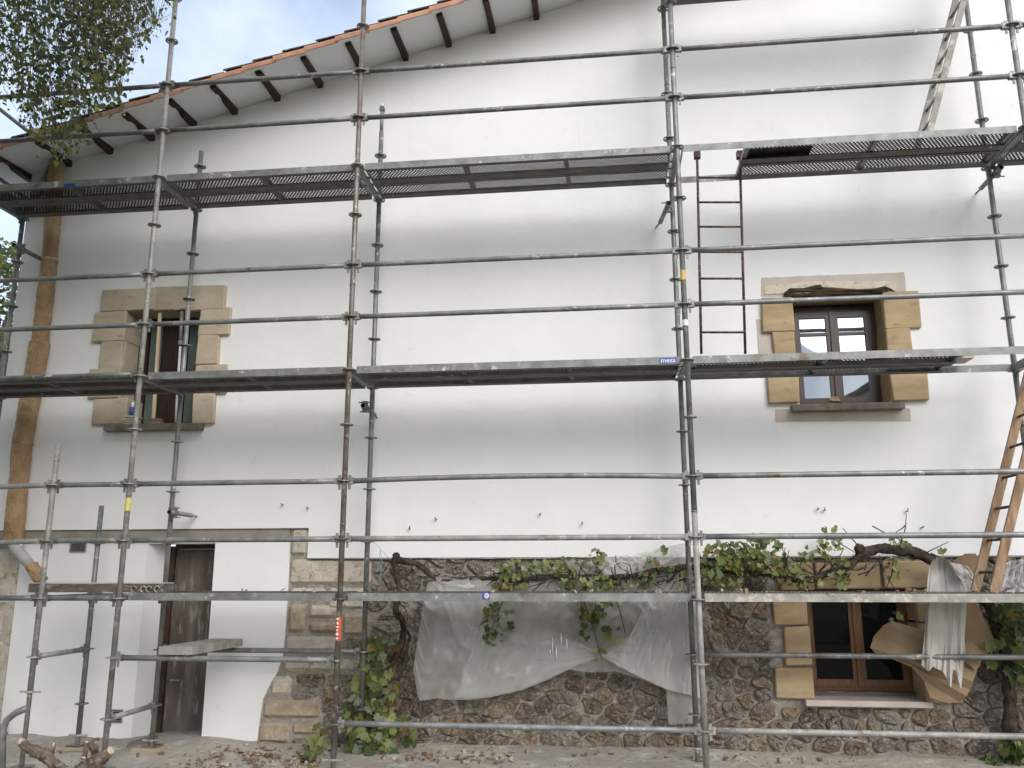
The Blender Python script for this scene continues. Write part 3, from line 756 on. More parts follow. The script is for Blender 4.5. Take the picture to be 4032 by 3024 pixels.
def head_mesh():
    """wedge head of a ledger: jaws above and below the rosette, wedge hanging through; points along +x from the standard"""
    mb = MB()
    mb.box(.026, .062, -.017, .017, .006, .030); mb.box(.026, .062, -.017, .017, -.030, -.006); mb.box(.0625, .085, -.021, .021, -.028, .028)
    mb.box(.036, .056, -.005, .005, -.075, .040); mb.box(.033, .060, -.007, .007, .0405, .050)
    return mb
HEAD = {k_: mesh_of('wedge_head', head_mesh(), M[k_], (0,0,0))[0] for k_ in ('steel', 'steel_pale', 'steel_dark')}
def standard(x, y, z0, z1, mat, ks, base=True, lab=None, joints=()):
    mb = MB(); mb.tube([(x, y, z0), (x, y, z1)], TR, 14)
    for jz in joints: mb.tube([(x, y, jz), (x, y, jz + .012)], TR + .003, 14)
    s_ = build(mb, 'standard', M[mat], scaf)
    if lab: s_['label'] = lab
    mk = mat
    for k in ks:
        link('rosette', ROS[mk], Matrix.Translation((x, y, k*.5)) @ Matrix.Rotation(U(-.25,.25) + math.pi/4, 4, 'Z'), s_)
    if base:
        j = MB(); j.tube([(x, y, GZ + .01), (x, y, z0 + .04)], .019, 12); zz = GZ + .02
        while zz < z0 - .01: j.tube([(x, y, zz), (x, y, zz + .006)], .0215, 10); zz += .012
        build(j, 'base_jack', M['steel_rust'], s_)
        n = MB(); n.tube([(x, y, z0 - .022), (x, y, z0 - .001)], .035, 10); n.bar((x - .095, y, z0 - .011), (x + .095, y, z0 - .011), .018, .014, mi=0); build(n, 'jack_nut', M['steel_pale'], s_)
        build(MB().box(x-.075, x+.075, y-.075, y+.075, GZ + .001, GZ + .009), 'base_plate', M['steel_rust'], s_)
    return s_
FX = [-4.0, -2.74, -2.0, 0.0, 3.0, 6.0, 9.0]
allk = list(range(0, 16))
S = {}
S['P0'] = standard(-2.74, 0, .22, 2.37, 'steel_pale', (1,2,3,4), True, 'short splashed pole at the left end', (2.22,))
S['P1'] = standard(-2.0, 0, -.27, 8.2, 'steel_pale', allk, True, 'pale plaster splashed pole', (1.9, 5.9))
S['P2'] = standard(0, 0, -.27, 8.2, 'steel_rust', allk, True, 'brown rusty pole', (1.62, 3.8))
S['P3'] = standard(3.0, 0, 1.70, 8.2, 'steel', allk[4:], False, None, (1.702, 5.8)); S['P3low'] = standard(3.0, 0, -.27, 1.699, 'steel_pale', allk[:4], True, 'cream splashed lower length of the middle pole')
S['P4'] = standard(6.0, 0, -.27, 8.2, 'steel', allk)
S['P5'] = standard(9.0, 0, -.27, 8.2, 'steel', allk)
S['PL'] = standard(-4.0, 0, -.27, 8.2, 'steel', allk)
S['R0s'] = standard(-2.74, .77, -.27, 1.87, 'steel_dark', (0,1,2,3), True, 'short dark pole behind the left end', (1.62,))
S['RL'] = standard(-4.0, .77, -.27, 5.2, 'steel_dark', allk[:11])
S['R1'] = standard(-2.0, .77, -.30, 5.68, 'steel', allk[:12])
S['R2'] = standard(0, .77, -.27, 5.78, 'steel_dark', allk[:12], True, None, (2.5,))
S['R3'] = standard(3.0, .77, -.27, 7.5, 'steel_dark', allk[:15], True, None, (1.9, 6.1))
S['R4'] = standard(6.0, .77, -.27, 8.0, 'steel', allk[:16], True, None, (6.2,))
# spigot and blue cap on the second rear pole
build(MB().tube([(0, .77, 5.78), (0, .77, 6.02)], .019, 12), 'spigot', M['steel'], S['R2'])
mb = MB(); mb.box(-.024, .024, .746, .794, 6.02, 6.062); o = build(mb, 'cap', M['curtain'], S['R2'])
build(MB().tube([(0,.77,6.075),(0,.77,6.11)], [.022,.006], 8), 'cap_top', M['white'], S['R2'])
def ledger(xa, xb, y, k, mat='steel', dz=(0, 0), heads=(True, True), ya=None, bow=0):
    za, zb = k*.5 + dz[0], k*.5 + dz[1]; ya = y if ya is None else ya
    n = 9; pts = [(xa + .08 + (xb-xa-.16)*i/n, y, za + (zb-za)*i/n + bow*4*(i/n)*(1-i/n)) for i in range(n+1)]
    l_ = build(MB().tube(pts, TR - .0005, 12), 'ledger', M[mat], scaf)
    hk = mat if mat in HEAD else 'steel'
    if heads[0]: link('wedge_head', HEAD[hk], Matrix.Translation((xa, y, za)) @ Matrix.Rotation(U(-.05,.05), 4, 'X'), l_)
    if heads[1]: link('wedge_head', HEAD[hk], Matrix.Translation((xb, y, zb)) @ Matrix.Rotation(math.pi, 4, 'Z') @ Matrix.Rotation(U(-.05,.05), 4, 'X'), l_)
    return l_
for k in (12, 11, 8, 7):
    for a, b in ((-4, -2), (-2, 0), (0, 3), (3, 6), (6, 9)):
        ledger(a, b, 0, k, 'steel_dark' if k > 10 else 'steel')
for k in (4, 3):
    for a, b in ((-2.74, -2), (-2, 0), (0, 3), (3, 6), (6, 9)):
        ledger(a, b, 0, k, 'steel_pale' if (a == 0 and k == 3) else 'steel', bow=.022 if (a == 0 and k == 4) else 0)
    ledger(-4, -2.74, 0, k, 'steel_pale', (-.04 if k == 3 else -.02, 0), (False, True))
ledger(-4, -2.74, 0, 2, 'steel_dark'); ledger(-2.74, -2, 0, 2, 'steel_dark'); ledger(-4, -2, 0, 6, 'steel_dark', (.02, .02))
ledger(-2, 0, 0, 1, 'steel'); ledger(-2, 0, .77, 1, 'steel_dark'); ledger(3, 6, .77, 1, 'steel_dark'); ledger(6, 9, .77, 1, 'steel_dark')
ledger(0, 3, 0, 0, 'steel'); ledger(3, 6, 0, 0, 'steel_pale'); ledger(6, 9, 0, 0, 'steel')
ledger(-2.74, -2, .77, 2, 'steel_dark')
def transom(x, k, mat='steel_dark', y0=0, y1=.77):
    mb = MB(); mb.bar((x, y0 + .07, k*.5), (x, y1 - .07, k*.5), .046, .040)
    for s_, yy in ((1, y0), (-1, y1)):
        mb.box(x-.017, x+.017, yy + s_*.045 - .02, yy + s_*.045 + .02, k*.5 + .0065, k*.5 + .030); mb.box(x-.017, x+.017, yy + s_*.045 - .02, yy + s_*.045 + .02, k*.5 - .030, k*.5 - .0065)
        mb.box(x-.005, x+.005, yy + s_*.045 - .010, yy + s_*.045 + .010, k*.5 - .072, k*.5 + .042)
    return build(mb, 'transom', M[mat], scaf)
for x in (-4, -2, 0, 3, 6, 9):
    for k in (2, 6, 10): transom(x, k)
for x in (3, 6): transom(x, 14)
def ctube(x, k, mat):
    mb = MB().tube([(x, .08, k*.5), (x, .69, k*.5)], TR - .0005, 12); l_ = build(mb, 'transom', M[mat], scaf)
    link('wedge_head', HEAD['steel_pale'], Matrix.Translation((x, 0, k*.5)) @ Matrix.Rotation(math.pi/2, 4, 'Z'), l_)
    link('wedge_head', HEAD['steel'], Matrix.Translation((x, .77, k*.5)) @ Matrix.Rotation(-math.pi/2, 4, 'Z'), l_)
ctube(-2.0, 0, 'steel_pale'); ctube(-2.74, 1, 'steel_pale'); transom(-2.74, 2)
# wall ties with couplers
def tie(x, z, near, far, mat, hook=(0,0)):
    mb = MB(); mb.tube([(x, near, z), (x + hook[0]*.6, far - .10, z + hook[1]*.6)], .0235, 12, False)
    mb.tube([(x, near + .002, z), (x, near + .10, z)], .019, 12, True, 1)
    mb.tube([(x + hook[0]*.6, far - .10, z + hook[1]*.6), (x + hook[0], far, z + hook[1])], .009, 8)
    t_ = build(mb, 'wall_tie', [M[mat], M['interior']], scaf)
    mb = MB(); yy = .77 - .05; mb.tube([(x, yy - .025, z), (x, yy + .025, z)], .034, 12)
    mb.obox((x, yy, z + .042), (.024,0,0), (0,.022,0), (0,0,.012)); mb.tube([(x - .065, yy, z + .045), (x + .05, yy, z + .045)], .006, 6)
    mb.obox((x, yy, z - .042), (.024,0,0), (0,.022,0), (0,0,.012)); mb.tube([(x - .05, yy, z - .048), (x + .065, yy, z - .048)], .006, 6)
    build(mb, 'coupler', M['steel_dark'], t_)
tie(-1.94, 1.79, .62, YW, 'steel_pale', (.02, -.01)); tie(-.055, 2.80, .64, YW, 'steel_dark', (.0, -.03))
tie(2.955, 4.74, .62, YW, 'steel_dark', (-.10, -.03)); tie(6.05, 4.93, .62, YW, 'steel_dark', (-.02, -.02))
p = spot(50, 540, .75); tie(p.x, p.z, .60, YW - .02, 'steel_dark', (.06, -.02))
# braces of the return bay at the left corner
build(MB().tube([spot(-40, 205, .7), spot(100, 315, .95)], .022, 10), 'brace', M['steel_dark'], scaf)
build(MB().tube([spot(-30, 365, .75), spot(62, 432, .95)], .022, 10), 'brace', M['steel_dark'], scaf)

# ---- planks
LV = {2: 'lowest', 6: 'middle', 10: 'upper', 14: 'topmost'}
def plank(x0, x1, y0, y1, ztop, label, mat='deck', ribs=2, perf='perf', group='steel scaffold planks'):
    t = thing('scaffold_plank', ((x0+x1)/2, (y0+y1)/2, ztop - .07), label, 'plank', group)
    h = .066
    for s_, ya, yb in ((1, y0, y0 + .004), (-1, y1 - .004, y1)):
        mb = MB(); mb.box(x0, x1, ya, yb, ztop - h, ztop)
        build(mb, 'side_rail', M[mat], t)
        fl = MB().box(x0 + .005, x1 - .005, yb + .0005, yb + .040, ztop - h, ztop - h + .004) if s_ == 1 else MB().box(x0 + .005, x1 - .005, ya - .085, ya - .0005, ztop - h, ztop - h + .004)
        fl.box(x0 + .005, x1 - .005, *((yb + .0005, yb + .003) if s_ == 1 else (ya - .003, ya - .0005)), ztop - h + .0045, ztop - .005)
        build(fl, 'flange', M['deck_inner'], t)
    build(MB().box(x0 + .004, x1 - .004, y0 + .0045, y1 - .0045, ztop - .004, ztop - .0005), 'tread_plate', M[perf], t)
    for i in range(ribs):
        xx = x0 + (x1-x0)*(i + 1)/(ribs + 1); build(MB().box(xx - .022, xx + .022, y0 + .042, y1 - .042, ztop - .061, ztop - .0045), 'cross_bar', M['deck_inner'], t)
    for xe, s_ in ((x0, 1), (x1, -1)):
        mb = MB(); mb.box(min(xe, xe + s_*.004), max(xe, xe + s_*.004), y0 + .005, y1 - .005, ztop - h + .005, ztop - .005)
        for f in (.2, .8):
            yy = y0 + (y1-y0)*f; mb.box(min(xe - s_*.05, xe - s_*.001), max(xe - s_*.05, xe - s_*.001), yy - .02, yy + .02, ztop - .03, ztop - .018)
        build(mb, 'end_hook', M['steel_dark'], t)
    return t
BAY = {(-4,-2): 'left end bay', (-2,0): 'short bay beside the rusty pole', (0,3): 'wide middle bay', (3,6): 'right bay', (6,9): 'bay cut off by the right edge'}
ROWS = ((.045, .365, 'front'), (.385, .705, 'back'))
for k in (10, 6, 2):
    for (a, b), bn in BAY.items():
        if k == 2 and a == -4: continue
        for y0, y1, w in ROWS:
            if k == 10 and (a, b) == (3, 6): continue
            if k == 6 and (a, b) == (3, 6): continue
            if k == 6 and a == 6: continue
            xa, xb = a + .055, b - .055
            plank(xa, xb, y0, y1, k*.5 + .045, f'{w} galvanised plank of the {LV[k]} deck in the {bn}', 'deck_pale' if (k == 2 and a in (3,)) else 'deck', 2 if b - a > 2.5 else 1)
for y0, y1, w in ROWS: plank(3.055, 5.945, y0, y1, 7.045, f'{w} steel plank of the topmost deck at the picture top', 'deck', 2)
# hatch decks: a long panel with an open hatch at one end
def hatch_deck(x0, xh0, xh1, x1, k, label):
    """rails run the full length, tread plate only outside the hatch xh0..xh1"""
    ztop = k*.5 + .045
    t = thing('hatch_platform', ((x0+x1)/2, .37, ztop - .07), label, 'platform', 'hatch platforms')
    for ya, yb, inn in ((.045, .049, 1), (.701, .705, -1)):
        mb = MB(); mb.box(x0, x1, ya, yb, ztop - .066, ztop)
        build(mb, 'side_rail', M['deck'], t)
    segs = []
    if xh0 > x0 + .05: segs.append((x0 + .004, xh0))
    if xh1 < x1 - .05: segs.append((xh1, x1 - .004))
    for a, b in segs:
        for y0, y1 in ((.0495, .365), (.385, .7005)): build(MB().box(a, b, y0, y1, ztop - .004, ztop - .0005), 'tread_plate', M['perf'], t)
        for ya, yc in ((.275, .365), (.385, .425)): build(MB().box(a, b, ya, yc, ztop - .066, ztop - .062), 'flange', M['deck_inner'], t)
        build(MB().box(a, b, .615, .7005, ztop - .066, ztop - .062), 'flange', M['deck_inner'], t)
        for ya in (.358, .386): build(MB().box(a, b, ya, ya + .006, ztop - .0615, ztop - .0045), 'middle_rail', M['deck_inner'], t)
        n = max(1, int((b-a)/1.1))
        for i in range(n + 1):
            xx = a + .02 + (b - a - .04)*i/n
            for y0, y1 in ((.08, .354), (.392, .67)): build(MB().box(xx - .02, xx + .02, y0, y1, ztop - .05, ztop - .0045), 'cross_bar', M['steel_dark'], t)
    for xx in (x0, x1): build(MB().box(xx - .004, xx + .004, .05, .70, ztop - .06, ztop - .005), 'end_plate', M['steel_dark'], t)
    return t
xh = spot(1603, 360, .3).x
hatch_deck(3.055, 3.06, xh, 5.945, 10, 'upper steel platform with an open ladder hatch beside the middle pole')
xh2 = spot(2075, 770, .2).x
hatch_deck(3.055, xh2, 5.94, 5.945, 6, 'middle level steel platform crossing the right window, hatch at right')

# stickers on planks and poles
def text_mesh(txt, size, mat, mw, name, parent, extr=.0008):
    cu = bpy.data.curves.new(name, 'FONT'); cu.body = txt; cu.size = size; cu.extrude = extr; cu.align_x = 'CENTER'; cu.align_y = 'CENTER'
    cu.offset = size*.012
    to = bpy.data.objects.new('tmp', cu); col.objects.link(to)
    dg = bpy.context.evaluated_depsgraph_get(); me = bpy.data.meshes.new_from_object(to.evaluated_get(dg)); bpy.data.objects.remove(to)
    me.materials.clear(); me.materials.append(mat)
    return link(name, me, mw, parent)
FACE = Matrix.Rotation(math.pi/2, 4, 'X')
def find(label): return [o for o in bpy.data.objects if o.get('label') == label][0]
mid = find('front galvanised plank of the middle deck in the wide middle bay')
c = spot(1443, 779, .044); st = build(MB().box(c.x - .072, c.x + .072, .0425, .0448, c.z - .024, c.z + .022), 'sticker', M['blue'], mid)
text_mesh('mesa', .062, M['white'], Matrix.Translation((c.x, .0418, c.z + .002)) @ FACE, 'lettering', st)
low = find('front galvanised plank of the lowest deck in the wide middle bay')
c = spot(1050, 1287, .044); st = build(MB().box(c.x - .032, c.x + .032, .0425, .0448, c.z - .028, c.z + .026), 'sticker', M['blue'], low)
build(MB().tube([(c.x + .006, .0423, c.z), (c.x + .006, .0408, c.z)], .021, 16), 'sticker_disc', M['white'], st)
text_mesh('30', .030, M['red'], Matrix.Translation((c.x + .006, .0402, c.z)) @ FACE, 'lettering', st)
upl = find('front galvanised plank of the upper deck in the left end bay')
c = spot(150, 400, .044); build(MB().box(c.x - .062, c.x + .062, .0425, .0448, c.z - .018, c.z + .018), 'sticker', M['blue'], upl)
def band(pole, dx, dy0, dy1, mat, name='sticker'):
    a, b = spot(dx, dy0, -.02), spot(dx, dy1, -.02); x = W[pole].translation.x
    return build(MB().tube([(x, 0, a.z), (x, 0, b.z)], TR + .0012, 14, False), name, M[mat], pole)
st = band(S['P2'], 731, 1333, 1384, 'red')
for f, h_, w_ in ((.08,.014,.020),(.26,.020,.014),(.42,.012,.022),(.56,.016,.014),(.72,.020,.022),(.90,.012,.018)):
    a = spot(731, 1333 + 51*f, -.026); build(MB().box(-.003 - w_/2, -.003 + w_/2, -.0275, -.0262, a.z - h_/2, a.z + h_/2), 'sticker_print', M['white'], st)
band(S['P1'], 280, 1075, 1103, 'yellow'); band(S['P3'], 1473, 583, 604, 'orange'); band(S['P3'], 1481, 690, 703, 'white')
band(S['R3'], 1432, 175, 180, 'blue') if False else None

# ================================================================== LADDERS
# rusty access ladder between the decks
t = thing('access_ladder', (3.5, .5, 3.05), 'thin rusty steel ladder hanging from the upper hatch beside the middle pole', 'ladder')
La, Lb = spot(1506, 338, .5), spot(1515, 764, .5); Ra, Rb = spot(1598, 338, .5), spot(1610, 764, .5)
build(MB().tube([La, Lb], .0125, 8), 'side_rail', M['rust'], t); build(MB().tube([Ra, Rb], .0125, 8), 'side_rail', M['rust'], t)
for y in (386, 441, 495, 550, 607, 662, 720):
    f = (y - 338)/426; zz = spot(1555, y, .5).z; build(MB().tube([La.lerp(Lb, f)*1, Ra.lerp(Rb, f)], .011, 8), 'rung', M['rust'], t)
for q in (La, Ra): build(MB().box(q.x - .03, q.x + .03, q.y - .03, q.y + .03, q.z - .02, q.z + .05), 'hook_block', M['rust'], t)
def lean_ladder(name, label, near_b, near_t, far_b, far_t, mat, rungmat, w, h, n, cat='ladder'):
    t = thing(name, (near_b + far_b)/2, label, cat)
    for a, b in ((near_b, near_t), (far_b, far_t)): build(MB().bar(a, b, .028, w, up=(0,1,0)) if False else MB().bar(a, b, w, .028, up=(0,1,0)), 'side_rail', M[mat], t)
    for i in range(n):
        f = (i + .6)/n; build(MB().tube([near_b.lerp(near_t, f), far_b.lerp(far_t, f)], h, 8), 'rung', M[rungmat], t)
    return t
nb = spot(2008, 284, .24); ntp = spot(2082, 0, .24); d = ntp - nb; d.y = 0; nb.z = 5.05 if abs(nb.z - 5.05) > .3 else nb.z
fb = nb + Vector((0, .34, 0)); L = d.normalized() * 2.6
lean_ladder('aluminium_ladder', 'pale grey channel rail ladder rising above the upper right platform', nb, nb + L, fb, fb + L, 'deck_pale', 'steel_dark', .055, .014, 10)
nb = spot(2146, 1280, .2); ntp = spot(2215, 995, .2); d = ntp - nb; d.y = 0; fb = nb + Vector((0, .36, 0)); L = d.normalized() * 2.25
lean_ladder('wooden_ladder', 'brown wooden ladder standing on the lowest deck at the right edge', nb, nb + L, fb, fb + L, 'wood', 'rust', .07, .012, 8)

# ================================================================== DOWNPIPE
t = thing('downpipe', spot(60, 1180, 1.0), 'rain downpipe wrapped in brown paper at the left house corner', 'downpipe')
def wrap(pts, r_, name, mat, seg=26):
    P = [Vector(p) for p in pts]; pl = []; rr = []
    for i in range(len(P)-1):
        for j in range(seg): pl.append(P[i].lerp(P[i+1], j/seg))
    pl.append(P[-1])
    for p in pl: rr.append(r_*(1 + .07*noise.noise(p*3) + .05*noise.noise(p*21)))
    mb = MB(); mb.tube(pl, rr, 18, True, 0, False)
    for i, v in enumerate(mb.v):
        q = Vector(v); mb.v[i] = tuple(q + Vector((.009*noise.noise(q*19), .009*noise.noise(q*19 + Vector((5,0,0))), 0)))
    return build(mb, name, mat, t)
YP = 1.03
seq = [spot(124, 330, YP), spot(107, 555, YP)]
def pp(dx, dy): return spot(dx, dy, YP)
wrap([pp(125,330), pp(107,562)], .084, 'paper_wrap', M['paper'])
wrap([pp(107,560), pp(86,742)], .086, 'paper_wrap', M['paper'])
wrap([pp(86,740), pp(48,960)], .100, 'paper_wrap', M['paper'])
wrap([pp(48,958), pp(28,1172)], .096, 'paper_wrap', M['paper'])
for a in ((107,562), (86,742)):
    q = pp(*a); build(MB().tube([q + Vector((0,0,.012)), q - Vector((0,0,.012))], .092, 14, False), 'tape_band', M['tape'], t)
a = pp(26,1168); b = spot(74, 1232, YP - .03); c2 = spot(92, 1255, YP - .02)
build(MB().tube([a, a.lerp(b, .15) - Vector((0,0,.02)), b], .052, 14), 'pipe_elbow', M['pvc'], t)
wrap([spot(68,1222,YP-.03), spot(90,1256,YP-.03)], .062, 'paper_wrap', M['paper'], 10)
# gutter piece at the eave corner
g = thing('gutter', spot(20, 330, .9), 'dark gutter end under the eave at the far left corner', 'gutter')
mb = MB(); rows = []
for i in range(2):
    y = .45 + i*2.6; rows.append([(-4.74 - .02 + .075*math.cos(math.pi + math.pi*k/8), y, eave_z(-4.74) + .06 + .075*math.sin(math.pi + math.pi*k/8)) for k in range(9)])
mb.grid(rows); build(mb, 'trough', M['steel_dark'], g)
build(MB().tube([(-4.76, .7, eave_z(-4.74)), (-4.5, .9, eave_z(-4.74) - .25), (-4.15, YP, eave_z(-4.74) - .32), spot(125,340,YP)], .045, 12), 'outlet_pipe', M['steel_dark'], g)

# ================================================================== VINES
def leaf_mesh(mat, sc_=1.0, seed=0):
    rn = random.Random(seed); mb = MB()
    out = [(0,-.02),(.20,-.16),(.42,-.06),(.38,.12),(.54,.30),(.36,.36),(.34,.56),(.16,.50),(0,.80),(-.16,.50),(-.34,.56),(-.36,.36),(-.54,.30),(-.38,.12),(-.42,-.06),(-.20,-.16)]
    f = rn.uniform(.10,.42); cu = rn.uniform(-.5,.25)
    def P(x, z):
        x += rn.uniform(-.03,.03); z += rn.uniform(-.03,.03)
        return (x*sc_, (-abs(x)*f + cu*(z-.3)**2 + rn.uniform(-.025,.025))*sc_, -z*sc_)
    mb.v.append((0, .01*sc_, -.12*sc_)); mb.v += [P(x, z) for x, z in out]
    n = len(out)
    for k in range(n): mb.face([0, 1 + k, 1 + (k+1) % n])
    return mb, mesh_of('leaf', mb, mat, (0,0,0))[0]
LEAF = []
for i, m_ in enumerate(VL): LEAF.append([leaf_mesh(m_, 1, 31*i + j) for j in range(4)])
class LeafBank:
    def __init__(s, parent, cap): s.parent = parent; s.cap = cap; s.n = 0; s.rest = MB()
    def add(s, pos, size, w, droop=.5, big=True):
        mi = random.choices(range(6), w)[0]; mb, me = random.choice(LEAF[mi])
        mw = Matrix.Translation(Vector(pos)) @ Euler((U(-1.0, .7) - .2, U(-1.0, 1.0), U(-1.3, 1.3)), 'XYZ').to_matrix().to_4x4() @ Matrix.Diagonal((size*U(.85,1.1), size, size*U(.85,1.1), 1))
        if s.n < s.cap and big: link('leaf', me, mw, s.parent); s.n += 1
        else:
            b = len(s.rest.v); s.rest.v += [tuple(mw @ Vector(v)) for v in mb.v]
            for f in mb.f: s.rest.face([i + b for i in f], mi)
    def done(s):
        if s.rest.v: tag(build(s.rest, 'foliage', VL, s.parent), kind='stuff')
def gnarl(pts, rs, name, parent, mat, n=9, amp=.35, sub=7, freq=14):
    P = [Vector(p) for p in pts]; pl = []; rr = []
    def cr(a, b, c_, d_, t_): return .5*((2*b) + (c_-a)*t_ + (2*a-5*b+4*c_-d_)*t_*t_ + (3*b-a-3*c_+d_)*t_**3)
    for i in range(len(P)-1):
        a = P[max(i-1,0)]; b = P[i]; c_ = P[i+1]; d_ = P[min(i+2, len(P)-1)]
        for j in range(sub):
            t_ = j/sub; q = cr(a,b,c_,d_,t_); pl.append(q + Vector((0, .02*noise.noise(q*6), .015*noise.noise(q*8)))); rr.append(rs[i]*(1-t_) + rs[i+1]*t_)
    pl.append(P[-1]); rr.append(rs[-1])
    rr = [r_*(1 + amp*noise.noise(p*freq)) for r_, p in zip(rr, pl)]
    mb = MB(); mb.tube(pl, rr, n, True, 0, True)
    for i, v in enumerate(mb.v):
        q = Vector(v); mb.v[i] = tuple(q + Vector((noise.noise(q*40), noise.noise(q*40 + Vector((9,0,0))), noise.noise(q*40 + Vector((0,9,0)))))*.012*min(1, rs[0]/.03))
    return build(mb, name, mat, parent)
G = [5, 2, 4, .5, .5, 1.6]; GA = [4, 1.8, 3.5, .9, 1.2, 1.4]; GD = [4, 6, .6, .4, .2, .8]; GL = [4, 1.6, 3.2, 1.2, .7, 3]
YV = .96
v1 = thing('grapevine', spot(800, 1655, .95), 'left grapevine climbing the stone wall by the rusty pole and trailing over the plastic', 'vine')
def vp(x, y, Y=YV): return spot(x, y, Y)
gnarl([vp(800,1660), vp(815,1590), vp(832,1500), vp(845,1440), vp(868,1385), vp(870,1345), vp(855,1320), vp(862,1280), vp(855,1240), vp(850,1208)], [.038,.032,.03,.028,.032,.027,.034,.024,.026,.034], 'trunk', v1, M['bark'], amp=.3)
gnarl([vp(850,1208), vp(880,1214), vp(912,1226), vp(945,1252), vp(1000,1250), vp(1060,1248,.93), vp(1110,1255,.93), vp(1190,1246,.93), vp(1280,1248,.93), vp(1360,1246,.93), vp(1430,1232,.93), vp(1490,1226,.93), vp(1580,1232,.93)], [.028,.032,.027,.02,.018,.022,.024,.026,.024,.028,.032,.030,.022], 'arm', v1, M['bark'], amp=.4)
gnarl([vp(850,1210), vp(856,1200), vp(853,1196)], [.03,.032,.02], 'knot', v1, M['bark'], amp=.4)
gnarl([vp(870,1360), vp(884,1372), vp(880,1400), vp(872,1440), vp(860,1470)], [.016,.014,.014,.012,.008], 'shoot', v1, M['bark'], 7)
B1 = LeafBank(v1, 292)
def cluster(B, cx, cy, rx, ry, n, Y0, Y1, w, s0=.085, s1=.13, big=True):
    for _ in range(int(n*1.9)):
        while True:
            a, b = U(-1,1), U(-1,1)
            if a*a + b*b < 1: break
        B.add(spot(cx + a*rx, cy + b*ry, U(Y0, Y1)), U(s0*.75, s1), w, big=big)
# the column of leaves at the foot
for (cx, cy, rx, ry, n) in ((812,1400,42,28,14),(812,1440,40,26,14),(805,1490,58,30,28),(800,1530,62,26,30),(808,1565,62,22,26),(800,1605,58,30,26),(812,1645,75,22,30),(880,1600,30,60,8)):
    cluster(B1, cx, cy, rx, ry, n, .70, 1.05, GL, .085, .14)
cluster(B1, 685, 1600, 20, 40, 9, .6, .85, GL, .10, .15); cluster(B1, 655, 1645, 22, 14, 7, .4, .7, GL, .10, .16)
cluster(B1, 820, 1395, 40, 20, 5, .8, .95, [1,1,1,5,2,1], .12, .15)
# along the arm
for (cx, cy, rx, ry, n, w) in ((1110,1228,38,22,22,G),(1100,1262,42,16,16,G),(1075,1340,32,46,20,GD),(1060,1370,20,22,8,GD),(1215,1222,50,20,22,GA),(1290,1210,26,26,14,G),(1270,1260,60,20,26,GA),(1285,1310,40,24,18,GD),(1270,1350,20,30,10,GD),(1325,1365,26,16,7,GD),(1295,1408,12,12,4,G),(1340,1255,40,16,10,GA),(1400,1225,26,22,12,G),(1395,1255,22,14,8,G),(1465,1235,30,26,10,G),(1490,1270,16,20,6,GD),(1438,1190,6,10,2,G),(1293,1193,8,10,3,G),(1165,1222,20,10,6,GA)):
    cluster(B1, cx, cy, rx, ry, n, .80, 1.0, w, .05, .085)
for a, b in (((1250,1290),(1258,1340)), ((1258,1290),(1300,1425)), ((1330,1290),(1352,1375)), ((1090,1290),(1050,1390)), ((1330,1200),(1345,1232)), ((1290,1190),(1285,1240)), ((862,1300),(880,1340))):
    p, q = spot(*a, .88), spot(*b, .88); mid_ = p.lerp(q, .5) + Vector((U(-.03,.03), U(-.03,.03), 0)); build(MB().tube([p, mid_, q], [.005,.004,.003], 5), 'tendril', M['bark'], v1)
random.seed(77)
for _ in range(80):
    x = U(1060, 1500); p = spot(x, 1250 + U(-12,12), .9); q = p + Vector((U(-.2,.2), U(-.06,.04), U(-.12,.15)))
    build(MB().tube([p, p.lerp(q,.5) + Vector((U(-.03,.03),0,U(-.03,.03))), q], [.006,.005,.003], 5), 'cane', M['bark'], v1)
B1.done()
v2 = thing('grapevine', spot(2180, 1655, 1.05), 'right grapevine with a thick bare gnarled arm above the lower window', 'vine')
gnarl([vp(2190,1670,1.02), vp(2182,1560,1.02), vp(2178,1450,1.02), vp(2160,1370,1.02), vp(2130,1300,.98), vp(2085,1258,.92), vp(2035,1222,.9), vp(1990,1200,.9), vp(1955,1188,.9), vp(1900,1186,.9), vp(1862,1198,.9), vp(1835,1222,.9), vp(1790,1240,.9), vp(1735,1254,.92), vp(1680,1246,.93), vp(1620,1238,.93), vp(1560,1236,.93)],
      [.062,.058,.054,.046,.042,.042,.046,.05,.052,.042,.042,.032,.03,.028,.024,.02,.015], 'arm', v2, M['bark'], 11, .38, 8, 11)
gnarl([vp(1862,1196,.9), vp(1855,1184,.88), vp(1866,1180,.88)], [.03,.04,.02], 'knot', v2, M['bark'], 8, .4)
B2 = LeafBank(v2, 292)
for (cx, cy, rx, ry, n, w) in ((1545,1205,34,34,26,G),(1590,1185,40,18,26,GA),(1600,1215,55,26,40,GA),(1650,1180,36,26,30,G),(1665,1215,50,28,36,GA),(1700,1240,36,22,18,GA),(1570,1255,40,14,14,GA),(1530,1235,16,26,10,G),(1795,1180,34,22,14,G),(1810,1225,26,24,14,G),(1790,1150,18,14,7,[3,1,4,.5,.5,1]),(1640,1160,20,10,8,G),(1740,1195,16,18,6,GA),(1940,1172,26,14,7,[3,2,2,1,1,3]),(1925,1215,14,16,5,G),(2035,1190,12,14,3,GA),(1820,1255,16,14,6,G),(1925,1245,20,14,4,G),(1930,1330,20,10,3,[1,2,1,0,0,4]),(1750,1255,40,10,8,GA),(1570,1330,12,22,4,[1,1,1,1,2,3])):
    cluster(B2, cx, cy, rx, ry, n, .78, 1.0, w, .048, .085)
for (cx, cy, rx, ry, n) in ((2180,1330,34,40,26),(2170,1400,38,40,24),(2195,1450,26,40,14),(2190,1620,30,40,16),(2140,1645,60,14,12)):
    cluster(B2, cx, cy, rx, ry, n, .85, 1.1, GD, .09, .14)
